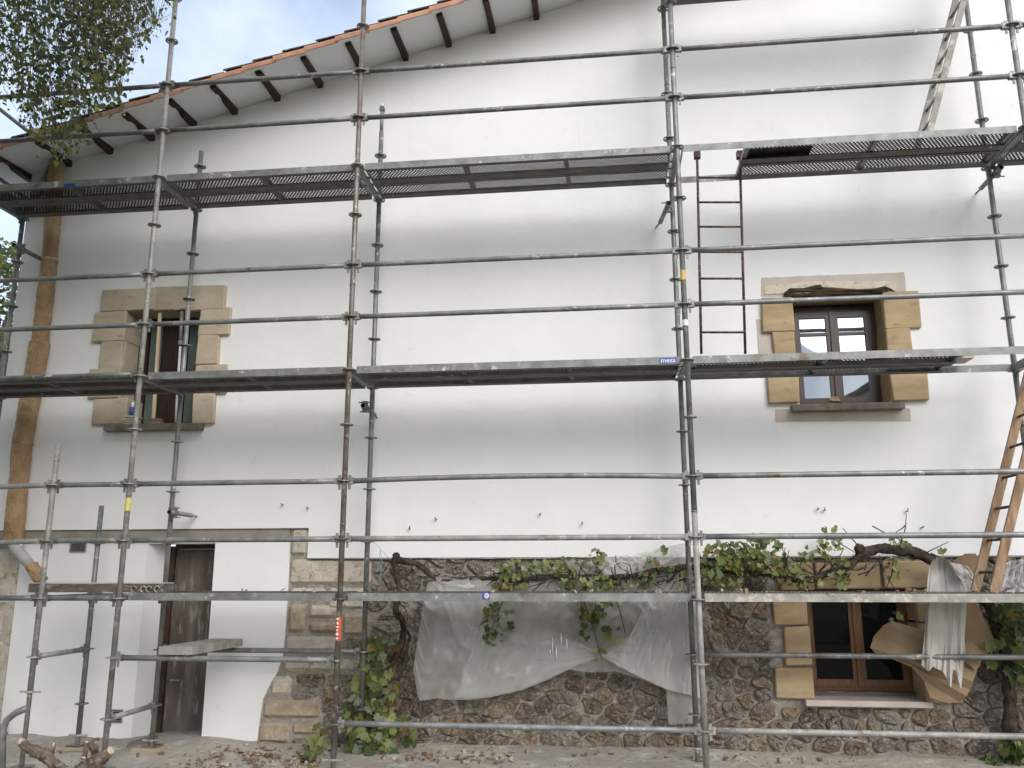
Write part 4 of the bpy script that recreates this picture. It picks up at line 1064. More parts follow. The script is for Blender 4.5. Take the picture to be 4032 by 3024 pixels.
for a, b in (((1884,1136),(1960,1172)),((1943,1185),(1958,1110)),((1955,1135),(1935,1150)),((1700,1215),(1690,1175)),((1990,1200),(2050,1170)),((2010,1195),(2060,1205)),((1780,1150),(1850,1195)),((1860,1185),(1820,1140)),((1970,1185),(2040,1222)),((1600,1180),(1570,1170)),((1930,1200),(1915,1270)),((1900,1200),(1935,1275))):
    p, q = spot(*a, .9), spot(*b, .86); build(MB().tube([p, p.lerp(q,.5) + Vector((U(-.03,.03), U(-.02,.02), U(-.03,.03))), q], [.006,.005,.003], 5), 'cane', M['bark'], v2)
for _ in range(70):
    x = U(1520, 1880); p = spot(x, 1240 + U(-14,8), .9); q = p + Vector((U(-.22,.22), U(-.06,.04), U(-.10,.22)))
    build(MB().tube([p, p.lerp(q,.5) + Vector((U(-.03,.03),0,U(-.03,.03))), q], [.006,.005,.003], 5), 'cane', M['bark'], v2)
B2.done()

# ================================================================== PLASTIC, CLOTH, CARDBOARD
def drape(name, top, bot, x0, x1, xt0, xt1, Y, amp, nx, nz_, folds, parent, mat, ph=0, belly=0, crump=.9):
    """hanging film between two surveyed edges, gathered at the top and folded along its length"""
    rows = []
    for j in range(nz_+1):
        v = j/nz_; r_ = []
        for i in range(nx+1):
            u = i/nx; xb = x0 + (x1-x0)*u; xt = xt0 + (xt1-xt0)*u
            yt = lerp_poly(top, xt); yb = lerp_poly(bot, xb)
            x = xt + (xb-xt)*v**.8; y = yt + (yb-yt)*v
            q = Vector((x*.012, y*.006, ph))
            w_ = noise.noise(Vector((u*folds*1.3, v*.7, ph))) + .55*noise.noise(Vector((u*folds*3.1 + v*1.5, v*1.2, ph + 5))) + .3*noise.noise(Vector((u*folds*2 - v*7, v*5, ph + 9))) + crump*(abs(noise.noise(Vector((u*folds*4 + v*3, v*6 - u*folds, ph + 2)))) - .2)
            f = amp*(2.2*w_*(.6 + .4*(1-v)) + .8*noise.noise(q*2.2)) - belly*math.sin(math.pi*v)
            r_.append(spot(x, y, Y + f))
        rows.append(r_)
    return build(MB().grid(rows), name, mat, parent)
ps = thing('plastic_sheet', spot(1200, 1500, .98), 'torn translucent plastic sheet draped from the vine over the stone wall', 'plastic sheet')
drape('drape', [(900,1262),(940,1256),(1000,1262),(1090,1262),(1300,1252),(1400,1248),(1495,1225)],
      [(885,1395),(892,1440),(898,1480),(905,1514),(948,1508),(952,1510),(1010,1512),(1060,1506),(1130,1490),(1190,1466),(1230,1446),(1262,1452),(1300,1452),(1330,1450),(1380,1466),(1440,1490),(1500,1505),(1530,1520)],
      893, 1528, 925, 1492, .985, .028, 190, 60, 4.5, ps, M['film'], 1.3, .03, 1.2)
drape('swag', [(940,1300),(1120,1330),(1300,1412),(1320,1412)], [(940,1500),(1010,1508),(1100,1496),(1180,1466),(1240,1440),(1300,1418),(1320,1416)], 985, 1302, 1060, 1306, .955, .018, 50, 14, 1.5, ps, M['film'], 4.1)
drape('swag', [(1295,1412),(1400,1350),(1490,1300)], [(1295,1416),(1370,1455),(1440,1490),(1500,1504),(1529,1512)], 1300, 1528, 1303, 1500, .95, .018, 40, 14, 2.0, ps, M['film'], 7.7)
drape('flap', [(930,1262),(1080,1240)], [(980,1388),(1030,1408),(1036,1404),(1062,1340),(1085,1290)], 990, 1072, 935, 1088, .945, .02, 26, 14, 3, ps, M['film'], 2.2)
drape('hanging_tail', [(1436,1480),(1525,1500)], [(1436,1560),(1448,1566),(1500,1562),(1530,1540)], 1444, 1512, 1438, 1520, .99, .015, 14, 10, 2, ps, M['film'], 5.5)
drape('gathered_top', [(1040,1236),(1150,1222),(1240,1206),(1300,1216),(1400,1190),(1484,1172)], [(1040,1250),(1150,1262),(1240,1258),(1300,1262),(1400,1256),(1484,1240)], 1050, 1484, 1050, 1480, .985, .022, 90, 16, 4, ps, M['film'], 3.3)
drape('gathered_top', [(940,1246),(1000,1252),(1080,1232)], [(940,1258),(1010,1272),(1085,1256)], 942, 1084, 942, 1078, .94, .018, 24, 8, 3, ps, M['film'], 6.1)
drape('gathered_top', [(1235,1214),(1400,1192),(1486,1172)], [(1300,1258),(1400,1238),(1489,1190)], 1310, 1488, 1240, 1485, .955, .016, 60, 14, 5, ps, M['film'], 8.3)
drape('drape_layer', [(1380,1240),(1492,1222)], [(1320,1432),(1380,1462),(1440,1488),(1500,1503),(1530,1516)], 1330, 1527, 1452, 1492, .94, .024, 70, 40, 3.5, ps, M['film'], 4.9)
for (x, y, h) in ((1193,1375,40),(1212,1368,26),(1201,1395,28),(1224,1380,22),(1188,1402,12)):
    p = spot(x, y, .938); q = spot(x + 1, y + h, .938); build(MB().tube([p, p.lerp(q,.5), q], [.003,.008,.004], 6), 'mortar_drip', M['white'], ps)
cl = thing('dust_sheet', spot(2040, 1450, .8), 'bunched white dust sheet hanging over the vine in front of the cardboard', 'sheet')
def pleats():
    bot = [(1994,1436),(2006,1446),(2014,1450),(2022,1440),(2032,1446),(2042,1452),(2058,1486),(2062,1444),(2068,1450),(2078,1490),(2084,1436),(2090,1388)]
    rows = []; NX, NZ = 130, 44
    for j in range(NZ + 1):
        v = j/NZ; r_ = []
        for i in range(NX + 1):
            u = i/NX; uu = u + .11*noise.noise(Vector((u*2.6, v*.9, 3))) + .03*noise.noise(Vector((u*8, v*1.6, 4)))
            xt = 2012 + 58*u; xb = 1995 + 92*u; g_ = min(1, v*3.2)**.6; x = xt + (xb - xt)*g_ - 8*math.sin(v*3.4)*(u - .5) + 6*noise.noise(Vector((u*2.2, v*2.2, 8))) + 3*math.sin(v*5)
            yt = 1203 + 26*(u - .35)**2*4 + 4*noise.noise(Vector((u*6, 0, 1))); y = yt + (lerp_poly(bot, xb) - yt)*v
            a = min(1, 1.9*abs(noise.noise(Vector((uu*6.2, v*.8, 2)))) + .25*abs(noise.noise(Vector((uu*15, v*2.2, 6))))); b = noise.noise(Vector((uu*22, v*4, 1)))
            f = -.048*(1 - a)*(.45 + .55*v) + .006*b*v + .02*noise.noise(Vector((u*2, v*3, 5))) + (.10*(1 - v*7)**2 if v < .14 else 0)
            r_.append(spot(x, y, .79 - f - .03))
        rows.append(r_)
    return build(MB().grid(rows), 'hanging_folds', M['cloth'], cl)
pleats()
drape('hanging_folds', [(2040,1212),(2090,1222),(2108,1250)], [(2040,1262),(2070,1280),(2108,1276)], 2044, 2108, 2042, 2106, .80, .02, 40, 16, 2.6, cl, M['cloth'], 2.4, 0, .5)
pb = thing('plastic_bag', spot(2195, 1270, .6), 'crumpled clear plastic at the right edge on the lowest deck', 'plastic bag')
drape('crumpled_film', [(2160,1226),(2180,1212),(2230,1205),(2260,1215)], [(2150,1276),(2200,1278),(2270,1278)], 2152, 2265, 2165, 2255, .55, .05, 40, 16, 5, pb, M['film'], 9.1)
drape('crumpled_film', [(2165,1236),(2200,1218),(2260,1215)], [(2150,1278),(2200,1279),(2270,1279)], 2156, 2262, 2170, 2250, .45, .05, 40, 14, 4, pb, M['film'], 1.1)
def sheet(parent, pts, name, mat, th=.006):
    """bent stiff sheet: outline as (dx, dy, Y) points; given solid thickness"""
    P = [spot(*p) for p in pts]; n = len(P); c_ = sum(P, Vector())/n
    nrm = (P[1]-P[0]).cross(P[2]-P[0]).normalized(); mb = MB()
    for s_ in (0, th):
        b = len(mb.v); mb.v += [tuple(p + nrm*s_) for p in P]; mb.v.append(tuple(c_ + nrm*s_))
        for k in range(n): mb.face([b + k, b + (k+1) % n, b + n])
    for k in range(n): mb.face([k, (k+1) % n, n + 1 + (k+1) % n, n + 1 + k])
    return build(mb, name, mat, parent, True)
cb = thing('cardboard', spot(2010, 1515, .95), 'torn brown cardboard leaning across the right half of the lower window', 'cardboard')
def folded(parent, lines, name, mat, th=.005):
    """stiff board creased along straight lines; each line is a pair of (dx, dy, Y) ends"""
    rows = []
    for a, b in lines:
        A_, B_ = spot(*a), spot(*b); rows.append([A_.lerp(B_, i/8) + Vector((0, .006*noise.noise(A_.lerp(B_, i/8)*9), .006*noise.noise(A_.lerp(B_, i/8)*7))) for i in range(9)])
    mb = MB(); mb.grid(rows, sm=False); mb.grid([[p + Vector((0, th, 0)) for p in r_] for r_ in rows], sm=False)
    n, m_ = len(rows), 9; o = n*m_
    per = [i for i in range(m_)] + [k*m_ + m_-1 for k in range(1, n)] + [(n-1)*m_ + i for i in range(m_-2, -1, -1)] + [k*m_ for k in range(n-2, 0, -1)]
    for a, b in zip(per, per[1:] + per[:1]): mb.face([a, b, b + o, a + o])
    return build(mb, name, mat, parent, True)
folded(cb, [((1926,1341,.99),(2100,1392,.95)), ((1908,1352,.95),(2112,1420,.90)), ((1888,1374,.96),(2112,1446,.93)), ((1880,1398,.91),(2102,1472,.87)), ((1890,1409,.94),(2096,1490,.92)), ((1962,1432,.90),(2088,1504,.92)), ((1995,1470,.96),(2072,1516,.99)), ((2010,1508,.99),(2050,1520,1.0))], 'main_panel', M['card'])
sheet(cb, [(2060,1392,.90),(2098,1385,.88),(2126,1412,.88),(2116,1440,.88),(2108,1448,.88),(2062,1412,.90)], 'folded_flap', M['card'])
sheet(cb, [(2075,1300,.98),(2092,1288,.98),(2115,1312,.96),(2155,1396,.96),(2128,1415,.97),(2076,1392,.97)], 'upper_panel', M['card'])
cb2 = thing('cardboard', spot(2090, 1240, .9), 'curled brown cardboard scrap behind the foot of the wooden ladder', 'cardboard')
sheet(cb2, [(2060,1212,.86),(2085,1196,.84),(2108,1196,.84),(2116,1215,.88),(2118,1270,.92),(2085,1274,.92),(2064,1232,.9)], 'curled_panel', M['card'])

# ================================================================== SMALL THINGS
def lump(name, c_, rx, ry, rz, mat, label, cat, group=None, seed=0, sub=2):
    bm = bmesh.new(); bmesh.ops.create_icosphere(bm, subdivisions=sub, radius=1)
    mb = MB(); bm.verts.index_update()
    for v in bm.verts:
        q = v.co.copy(); n_ = 1 + .28*noise.noise(q*1.6 + Vector((seed*3.1, 0, 0))) + .1*noise.noise(q*5 + Vector((seed,1,1)))
        q = Vector((max(-.82, min(.82, q.x)), max(-.82, min(.82, q.y)), max(-.75, min(.75, q.z))))
        mb.v.append((c_[0] + q.x*rx*n_, c_[1] + q.y*ry*n_, c_[2] + q.z*rz*n_))
    for f in bm.faces: mb.face([v.index for v in f.verts])
    bm.free(); return tag(build(mb, name, mat), label, cat, group)
p = spot(1800, 864, YB - .0); lump('loose_stone', (p.x, YB + .0, p.z + .002), .07, .05, .034, M['sand'], 'broken sandstone lump on the sill of the upper right window', 'stone', seed=2)
# things on the sill of the upper left window
zs = spot(300, 917, YB - .05).z + .002
p = spot(283, 905, YB); z = zs
for i in range(4):
    x = p.x + U(-.02,.02); a = U(-.2,.2)
    o = build(MB().obox((x, YB + .02, z + .013), (.075*math.cos(a), .075*math.sin(a), U(-.004,.004)), (-.05*math.sin(a), .05*math.cos(a), 0), (0,0,.011)), 'tile_offcut', M['sand_pale'])
    tag(o, ['bottom', 'second', 'third', 'topmost'][i] + ' flat stone offcut in the small pile on the left window sill', 'stone', 'stone offcuts on the sill'); z += .026
p = spot(330, 908, YB); o = tag(build(block(p.x - .085, p.x + .085, YB - .02, YB + .08, zs, zs + .035, .006, .006), 'stone_slab', M['slate']), 'grey stone slab lying on the left window sill', 'stone')
o = tag(build(block(p.x - .06, p.x + .075, YB - .01, YB + .07, zs + .037, zs + .068, .006, .006), 'stone_slab', M['slate']), 'smaller grey slab on top of the sill slab', 'stone')
p = spot(284, 868, YB + .03); bt = thing('tube_bottle', (p.x, YB + .06, z), 'blue and white sealant tube standing on the stone pile in the left window', 'bottle')
build(MB().tube([(p.x, YB+.06, z), (p.x, YB+.06, z + .10)], .022, 12), 'body', M['blue'], bt); build(MB().tube([(p.x, YB+.06, z+.10), (p.x, YB+.06, z+.16)], [.018,.014], 12), 'neck', M['white'], bt)
a, b = spot(346, 676, YB + .05), spot(331, 912, YB + .05)
tag(build(MB().bar((a.x, a.y, a.z), (b.x, b.y, b.z), .032, .02, up=(0,1,0)), 'wood_lath', M['lath']), 'pale wooden lath standing upright in the left window', 'lath')
pr_ = thing('steel_prop', spot(379, 912, YB + .02), 'pale adjustable steel prop standing in the left window', 'prop')
a, b, c2 = spot(393, 672, YB + .03), spot(390, 740, YB + .03), spot(379, 912, YB + .03)
build(MB().tube([c2, b], .013, 10), 'inner_tube', M['white'], pr_); build(MB().tube([b, a], .019, 10), 'outer_tube', M['steel_pale'], pr_); build(MB().tube([b - Vector((0,0,.03)), b + Vector((0,0,.02))], .026, 10), 'collar', M['steel_pale'], pr_)
build(MB().obox(a + Vector((-.02,-.01,.012)), (.05,0,.004), (0,.03,0), (0,0,.008)), 'head_plate', M['steel_pale'], pr_)
# boards and planks lying about
x0, x1, z0, z1 = rect(1932, 745, 2094, 754, .5)
tag(build(MB().box(x0, x1, .42, .64, 3.047, 3.075), 'loose_board', M['patch']), 'grey board lying on the middle platform below the right window', 'board')
xa, xb = spot(1607, 303, .3).x, spot(1750, 303, .3).x
tag(build(MB().box(xa, xb, .20, .42, 5.047, 5.078), 'loose_board', M['deck_pale']), 'grey metal board lying on the upper platform above the rusty ladder', 'board')
for i, (a, b) in enumerate(((1838,1845),(1846,1856))):
    p = spot((a+b)/2, 757, .3); lump('mortar_crumb', (p.x, .3, 3.055), .02, .02, .012, M['rubble_bits'], ['left', 'right'][i] + ' mortar crumb on the middle platform in front of the right window', 'mortar', 'crumbs on the platform', seed=9+i, sub=1)
pl = thing('short_plank', (-1.2, .35, .53), 'short steel plank laid across two tubes in front of the door', 'plank')
P4 = [spotz(343,1406,.60), spotz(417,1409,.60), spotz(487,1390,.60), spotz(424,1389,.60)]
xa, xb = spot(345,1410,-.03).x, spot(418,1410,-.03).x
mb = MB()
q0, q1, q2, q3 = Vector((xa, -.05, .60)), Vector((xb, -.05, .60)), Vector((xb + .05, .84, .60)), Vector((xa + .05, .84, .60))
b0 = [q - Vector((0,0,.066)) for q in (q0,q1,q2,q3)]
mb.v = [tuple(v) for v in (*b0, q0, q1, q2, q3)]
for q in ((0,3,2,1),(4,5,6,7),(0,1,5,4),(1,2,6,5),(2,3,7,6),(3,0,4,7)): mb.face(list(q))
build(mb, 'body', M['deck_pale'], pl)
for f in (.18, .8):
    x = q0.x + (q1.x - q0.x)*f
    mb = MB().tube([(x, -.055, .55), (x, -.05 + .025, .528), (x, 0, .5265), (x, .022, .50)], .009, 6); build(mb, 'claw_hook', M['deck_pale'], pl)
dp = thing('dirty_plank', (-2.5, .3, 1.03), 'dark dirt-caked plank lying on the lowest tubes at left', 'plank')
xa, xb = spot(78,1265,.2).x, spot(366,1265,.2).x
build(MB().box(xa, xb, .10, .34, 1.046, 1.122), 'body', M['plank_dark'], dp); build(MB().box(xa + .01, xb - .03, .105, .335, 1.1225, 1.130), 'dust_crust', M['patch'], dp)
for f in (.79, .86, .9, .96):
    x = xa + (xb-xa)*f; build(MB().tube([(x + .026*math.cos(t_*.7), .085, 1.075 + .026*math.sin(t_*.7)) for t_ in range(8)], .007, 6), 'ring_hook', M['steel_pale'], dp)
# wooden pads under the rear jacks, slate, branches
for i, (x, y, w) in enumerate(((-2.74,.77,.15),(-2.0,.77,.13))):
    o = tag(build(block(x - w, x + w, y - .13, y + .10, GZ + .0, GZ + .032, .003, .006), 'timber_pad', M['board']), ['flat wood offcut under the short dark pole at left', 'flat wood offcut under the pole in front of the door'][i], 'wood pad', 'timber pads')
    for ob in S['R0s' if i == 0 else 'R1'].children:
        if ob.name.startswith('base_plate'): ob.location.z += .035
p = spotz(293, 1620, GZ)
tag(build(MB().obox((p.x, p.y + .1, GZ + .045), (.13,.02,.03), (-.03,.09,.015), (0,0,.010)), 'slate_slab', M['slate']), 'tilted slate slab beside the wood pad by the door', 'slab')
random.seed(4)
def log(name, pts, rs, label, cut=True):
    t_ = thing(name, pts[0], label, 'branch')
    gnarl(pts, rs, 'bark', t_, M['bark_old'], 10, .3, 8, 18)
    for e, nx_ in ((0, 1), (-1, -2)):
        a = Vector(pts[e]); d = (a - Vector(pts[nx_])).normalized(); build(MB().tube([a - d*.02, a + d*.012], rs[e]*.85, 9), 'cut_end', M['heartwood'], t_)
def gp(x, y, Y): return spot(x, y, Y)
YG = -.75
log('cut_vine_branch', [gp(170,1668,YG), gp(205,1646,YG), gp(238,1622,YG)], [.05,.055,.035], 'rough cut vine branch on the ground below the pale pole')
log('cut_vine_branch', [gp(208,1640,YG+.05), gp(200,1612,YG+.05), gp(207,1601,YG+.05)], [.035,.03,.02], 'stubby broken branch fork standing at the pale pole foot')
log('cut_vine_branch', [gp(180,1640,YG-.05), gp(184,1622,YG-.05), gp(187,1604,YG-.05)], [.02,.018,.012], 'peeled pale stick upright beside the cut branch')
log('cut_vine_branch', [gp(45,1602,YG), gp(75,1625,YG), gp(105,1642,YG), gp(140,1668,YG)], [.035,.045,.04,.045], 'long cut vine branch lying at the bottom left corner')
log('cut_vine_branch', [gp(108,1640,YG+.05), gp(112,1622,YG+.05), gp(116,1608,YG+.05)], [.02,.016,.010], 'small broken twig stub on the bottom left branch')
# pipe rail and dirt mound at the left edge
tag(build(MB().tube([spot(62,1528,-.6), spot(34,1540,-.6), spot(14,1556,-.6), spot(6,1580,-.6), spot(4,1700,-.6)], .026, 12), 'pipe_rail', M['steel']), 'bent grey pipe rail at the bottom left edge', 'rail')
mb = MB(); rows = []
for j in range(13):
    r_ = []
    for i in range(19):
        x = -4.6 + 1.3*i/18; y = .35 + .85*j/12; u = (x + 4.25)/.55; v = (y - 1.05)/.55
        h = max(0, 1 - u*u - v*v)*.42*(1 + .5*noise.noise(Vector((x*7, y*7, 0)))); r_.append((x, y, GZ - .03 + h))
    rows.append(r_)
mb.grid(rows, sm=False); tag(build(mb, 'dirt_mound', M['mortar']), 'heap of grey earth and rubble against the left corner', 'dirt heap')
# hooks left in the wall
HL = ['leftmost hook stub in the white render, left of the rusty pole', 'second hook stub left of the rusty pole, above the door wall end', 'hook stub just right of the rusty pole, higher of two', 'hook stub just right of the rusty pole, lower of two', 'hook stub in the render midway along the wide bay, higher one', 'hook stub in the render midway along the wide bay, lower one', 'left of the close pair of hook stubs below the right window', 'right of the close pair of hook stubs below the right window', 'higher of two hook stubs above the thick vine arm', 'lower right hook stub above the thick vine arm']
for i, (x, y) in enumerate(((612,1091),(666,1098),(943,1122),(886,1142),(1167,1112),(1258,1131),(1766,1100),(1780,1103),(1957,1105),(1990,1140))):
    p = spot(x, y, YW); mb = MB().tube([(p.x, YW + .01, p.z), (p.x, YW - .045, p.z), (p.x + U(-.01,.01), YW - .048, p.z + U(.012,.03))], .0065, 6)
    tag(build(mb, 'wall_hook', M['steel']), HL[i], 'hook', 'wall hooks')
# green twine on the rear pole
a = spot(800, 1163, .80); tw = MB(); tw.tube([a, spot(822,1186,.85), spot(845,1212,.92)], .002, 4); tw.tube([spot(822,1186,.85), spot(819,1215,.86), spot(824,1240,.86), spot(818,1262,.86)], .003, 4); tw.tube([spot(822,1186,.85), spot(825,1220,.85), spot(820,1250,.85)], .002, 4)
tag(build(tw, 'green_twine', M['string']), 'thin green twine tied between the rear pole and the vine stub', 'twine')
# leaf litter, chips
lit = MB(); random.seed(21)
def litter(n, x0, x1, y0, y1, kinds):
    for _ in range(n):
        p = Vector((U(x0, x1), U(y0, y1), GZ + U(.0, .03))); s_ = U(.02, .065); mi = random.choices((0,1,2), kinds)[0]
        if mi == 0:
            e = Euler((U(-.5,.5), U(-.5,.5), U(0,6)), 'XYZ').to_matrix(); b = len(lit.v)
            for q in ((0,-.6,0),(.45,-.1,.15),(.35,.4,0),(0,.8,.1),(-.35,.4,.0),(-.45,-.1,.18)): lit.v.append(tuple(p + e @ (Vector(q)*s_)))
            lit.face([b+i for i in range(6)], 0)
        else:
            s_ *= U(.15,.42); e = Euler((U(0,6), U(0,6), U(0,6)), 'XYZ').to_matrix(); lit.obox(p, e @ Vector((s_,0,0)), e @ Vector((0,s_*.7,0)), e @ Vector((0,0,s_*.45)), mi)
litter(90, -1.05, -.25, -.2, .6, (2,4,3)); litter(200, -1.4, -.2, .1, 1.05, (6,2,3)); litter(150, .2, 1.4, .5, 1.1, (4,2,3)); litter(120, 1.4, 6.2, .8, 1.1, (3,2,4)); litter(120, -3.8, -1.2, -1.3, 1.0, (1,2,3)); litter(90, -1.2, 2.5, -1.2, .6, (2,2,3))
tag(build(lit, 'leaf_litter', [M['dry'], M['rubble_bits'], M['slate']]), 'dry leaves and rubble chips scattered along the foot of the wall', 'litter', kind='stuff')

lit = MB()
def deck_litter(n, x0, x1):
    global GZ
    g = GZ; GZ = 1.046; litter(n, x0, x1, .05, .36, (3,4,1)); GZ = g
deck_litter(14, 1.2, 2.9); deck_litter(26, 3.1, 5.9); deck_litter(7, -1.9, -.1)
tag(build(lit, 'deck_litter', [M['dry'], M['rubble_bits'], M['slate']]), 'dry leaves and mortar crumbs lying on the lowest deck', 'litter', kind='stuff')

# ================================================================== TREES
def birch():
    BX, BY = -4.9, -3.3
    t = thing('birch_tree', (BX, BY, GZ), 'birch with drooping leafy branches hanging into the top left corner', 'tree')
    gnarl([(BX,BY,GZ-.1), (BX+.05,BY,2), (BX+.1,BY+.05,5), (BX+.15,BY+.1,8), (BX+.2,BY+.1,11)], [.19,.16,.12,.09,.04], 'trunk', t, M['birch_bark'], 12, .1, 6, 3)
    limbs = [((BX+.1,BY,6.0), (-4.4,-2.0,7.6), (-3.4,-.6,8.0)), ((BX+.1,BY,5.2), (-4.6,-1.6,6.8), (-3.6,-.3,7.3)), ((BX+.1,BY,6.8), (-3.9,-2.2,8.6), (-2.6,-.9,8.6)), ((BX+.1,BY,4.6),(-5.0,-1.7,5.9),(-4.5,-.5,6.6)),
             ((BX+.1,BY,6.4),(-3.6,-3.6,8.0),(-1.9,-3.4,8.6)), ((BX+.1,BY,5.6),(-6.2,-3.6,7.0),(-7.2,-3.4,7.2)), ((BX+.1,BY,7.0),(-4.6,-4.6,8.6),(-4.0,-5.6,8.8)), ((BX+.1,BY,4.0),(-5.9,-2.6,5.0),(-6.6,-1.6,5.2))]
    for l_ in limbs: gnarl(l_, [.055,.035,.012], 'limb', t, M['birch_bark'], 8, .15, 6, 5)
    env = [(-60,190),(0,175),(25,200),(45,262),(70,300),(95,345),(120,350),(140,345),(158,330),(175,335),(190,270),(205,250),(225,232),(245,250),(258,222),(268,185),(285,150),(300,128),(312,95),(322,80),(335,62),(342,50)]
    rn = random.Random(8); mb = MB(); nl = 0; lf = []
    tw = MB()
    def leafshape(pos, size, mi):
        e = Euler((rn.uniform(-.9,.9), rn.uniform(-.9,.9), rn.uniform(-3,3)), 'XYZ').to_matrix()
        return [pos + e @ (Vector(q)*size) for q in ((0,0,0),(.40,.06,-.26),(.34,.0,-.55),(0,-.08,-1.0),(-.34,.0,-.55),(-.40,.06,-.26))], mi
    for s_ in range(300):
        x = rn.uniform(-60, 342); Y = rn.uniform(-1.5, -.15)
        dens = 1.0 if 45 < x < 260 else .75
        if x < 45 and rn.random() < .35: continue
        b = lerp_poly(env, x); y1 = b*(rn.uniform(.45, 1.02) if rn.random() < .6 else rn.uniform(.85,1.0)); y0 = rn.uniform(-160, -20) if rn.random() < .75 else y1 - rn.uniform(60,140)
        p0 = spot(x + rn.uniform(-60,30), y0, Y); p1 = spot(x, y1, Y)
        sway = Vector((rn.uniform(-.16,.16), rn.uniform(-.12,.12), rn.uniform(-.05,.1))); pm = p0.lerp(p1, .5) + sway
        tw.tube([p0, pm, p1], [.0035,.0025,.0012], 4, False)
        L = (p1-p0).length; n = int(L/.043*dens)
        for i in range(n):
            f = (i + rn.random())/n; f = min(.999, max(0, f + .035*math.sin(f*37 + s_))); q = p0*(1-f)**2 + pm*2*f*(1-f) + p1*f*f if False else (p0.lerp(pm, f*2) if f < .5 else pm.lerp(p1, f*2-1))
            q = q + Vector((rn.gauss(0,.045), rn.gauss(0,.045), rn.gauss(-.01,.03)))
            low = max(0, f - .55)
            mi = rn.choices((0,1,2,3), (5, 5.5 - 4*low, 1.2 + 5*low, .3))[0]
            lf.append((q, leafshape(q, rn.choice((rn.uniform(.022,.04), rn.uniform(.04,.066))), mi)))
    build(tw, 'twigs', M['birch_bark'], t)
    # leaves hanging lowest and nearest are kept apart
    lf.sort(key=lambda a: a[0].z + a[0].y*.3); keep = lf[:290]; rest = lf[290:]
    for q, (P, mi) in keep:
        m_ = MB(); m_.v = [tuple(v) for v in P]; m_.face([0,1,2,3]); m_.face([0,3,4,5]); build(m_, 'leaf', BL[mi], t)
    for q, (P, mi) in rest:
        b = len(mb.v); mb.v += [tuple(v) for v in P]; mb.face([b,b+1,b+2,b+3], mi); mb.face([b,b+3,b+4,b+5], mi)
    # the rest of the crown, unseen overhead and left, enlarged to shade the wall
    nb_ = 0
    while nb_ < 330:
        c_ = Vector((rn.uniform(-9,.6), rn.uniform(-7,-.4), rn.uniform(.6,11)))
        e_ = ((c_.x+4.4)/4.8)**2 + ((c_.y+3.4)/3.5)**2 + ((c_.z-6.0)/5.2)**2
        side = CAM.x - .84*(c_.y - CAM.y) - .75; over = CAM.z + .86*(c_.y - CAM.y)*1.02 + .9
        if e_ > 1 or not (c_.x < side or c_.z > over): continue
        nb_ += 1
        for _ in range(130):
            p = c_ + Vector((rn.gauss(0,.30), rn.gauss(0,.30), rn.gauss(-.1,.34)))
            if not (p.x < side + .10 or p.z > over - .35): continue
            P, mi = leafshape(p, rn.uniform(.07,.11), rn.choices((0,1,2,3), (5,4,2,.3))[0])
            b = len(mb.v); mb.v += [tuple(v) for v in P]; mb.face([b,b+1,b+2,b+3], mi); mb.face([b,b+3,b+4,b+5], mi)
    tag(build(mb, 'crown', BL, t), kind='stuff')
birch()
def leafy_tree(base, label, trunk, limbs, box, n, r0, r1, seed, size=(.07,.12), per=110, group=None):
    t = thing('garden_tree', base, label, 'tree', group)
    gnarl(trunk, [.22,.18,.08], 'trunk', t, M['birch_bark'], 10, .1, 6, 2)
    for a, b in limbs: gnarl([a, (Vector(a)+Vector(b))/2 + Vector((0,0,.2)), b], [.07,.05,.02], 'limb', t, M['birch_bark'], 7, .15, 5, 4)
    rn = random.Random(seed); mb = MB(); x0, x1, y0, y1, z0, z1 = box; k = 0
    while k < n:
        u, v, w = rn.uniform(-1,1), rn.uniform(-1,1), rn.uniform(-1,1)
        if u*u + v*v + w*w > 1: continue
        k += 1; c_ = Vector(((x0+x1)/2 + u*(x1-x0)/2, (y0+y1)/2 + v*(y1-y0)/2, (z0+z1)/2 + w*(z1-z0)/2)); r_ = rn.uniform(r0, r1)
        for _ in range(per):
            p = c_ + Vector((rn.gauss(0,1), rn.gauss(0,1), rn.gauss(0,1))).normalized()*r_*rn.uniform(.4,1)
            e = Euler((rn.uniform(-3,3), rn.uniform(-3,3), rn.uniform(-3,3)), 'XYZ').to_matrix(); s_ = rn.uniform(*size); b = len(mb.v)
            mb.v += [tuple(p + e @ (Vector(q)*s_)) for q in ((0,0,-.6),(.4,.05,0),(0,0,.7),(-.4,.05,0))]; mb.face([b,b+1,b+2,b+3], rn.choices((0,1,2),(4,3,2))[0])
    tag(build(mb, 'crown', BL[:3], t), kind='stuff')
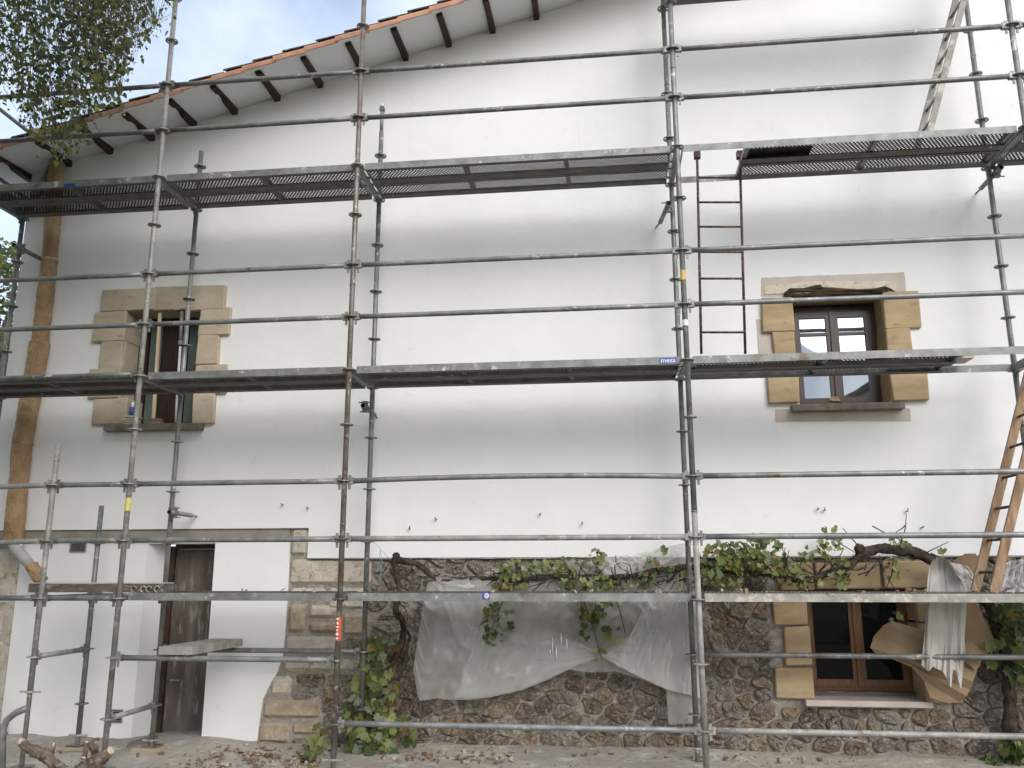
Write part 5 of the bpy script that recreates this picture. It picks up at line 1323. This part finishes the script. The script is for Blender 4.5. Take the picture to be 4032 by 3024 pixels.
leafy_tree((-9.5, 7.5, GZ), 'dark leafy tree behind the left corner of the house', [(-9.5,7.5,GZ-.1), (-9.45,7.5,2.5), (-9.3,7.4,6.0)],
           (((-9.45,7.5,3),(-7.6,6.8,4.6)), ((-9.4,7.5,4),(-8.0,6.9,6.3)), ((-9.45,7.5,2.4),(-8.2,6.9,3.2)), ((-9.4,7.5,4.5),(-11,8.2,6.8))), (-12.2,-6.2,5.8,9.2,1.6,8.0), 75, .35, .75, 3)
leafy_tree((-1.6, -10.5, GZ), 'tall added tree, out of view behind the viewer, shading the left end of the wall', [(-1.6,-10.5,GZ-.1), (-1.55,-10.4,3.5), (-1.3,-10.2,9.0)],  # invented tree, set in the sun's path to darken the wall's left end
           (((-1.5,-10.4,4.5),(1.0,-9.8,6.0)), ((-1.45,-10.4,5.5),(-3.6,-10.8,7.2)), ((-1.5,-10.4,5),(-1.0,-8.0,6.6)), ((-1.4,-10.3,6),(-1.2,-12.5,8))), (-6.0,1.6,-13.5,-7.6,3.4,11.5), 85, .6, 1.0, 6, (.12,.19), 120)

# ================================================================== HOUSE ACROSS THE LANE (seen only as a reflection)
nh = thing('neighbour_house', (11.5, -21, GZ), 'grey gabled house across the lane, reflected in the upper right window', 'house')
build(MB().box(7.5, 15.5, -26, -18, GZ - .2, 5.0), 'wall', M['patch'], nh)
mb = MB(); k = 0
for x0_, x1_ in ((7.1, 11.5), (11.5, 15.9)):
    za, zb = (4.95, 7.4) if x0_ < 11 else (7.4, 4.95); b = len(mb.v)
    mb.v += [(x0_, -26.4, za), (x1_, -26.4, zb), (x1_, -17.5, zb), (x0_, -17.5, za), (x0_, -26.4, za+.18), (x1_, -26.4, zb+.18), (x1_, -17.5, zb+.18), (x0_, -17.5, za+.18)]
    for q in ((0,3,2,1),(4,5,6,7),(0,1,5,4),(2,3,7,6),(3,0,4,7),(1,2,6,5)): mb.face([b+i for i in q])
build(mb, 'roof', M['old_tile'], nh)
build(MB().prism([(7.5,5.0),(15.5,5.0),(11.5,7.35)], -18.0, -18.2), 'gable', M['patch'], nh, True)
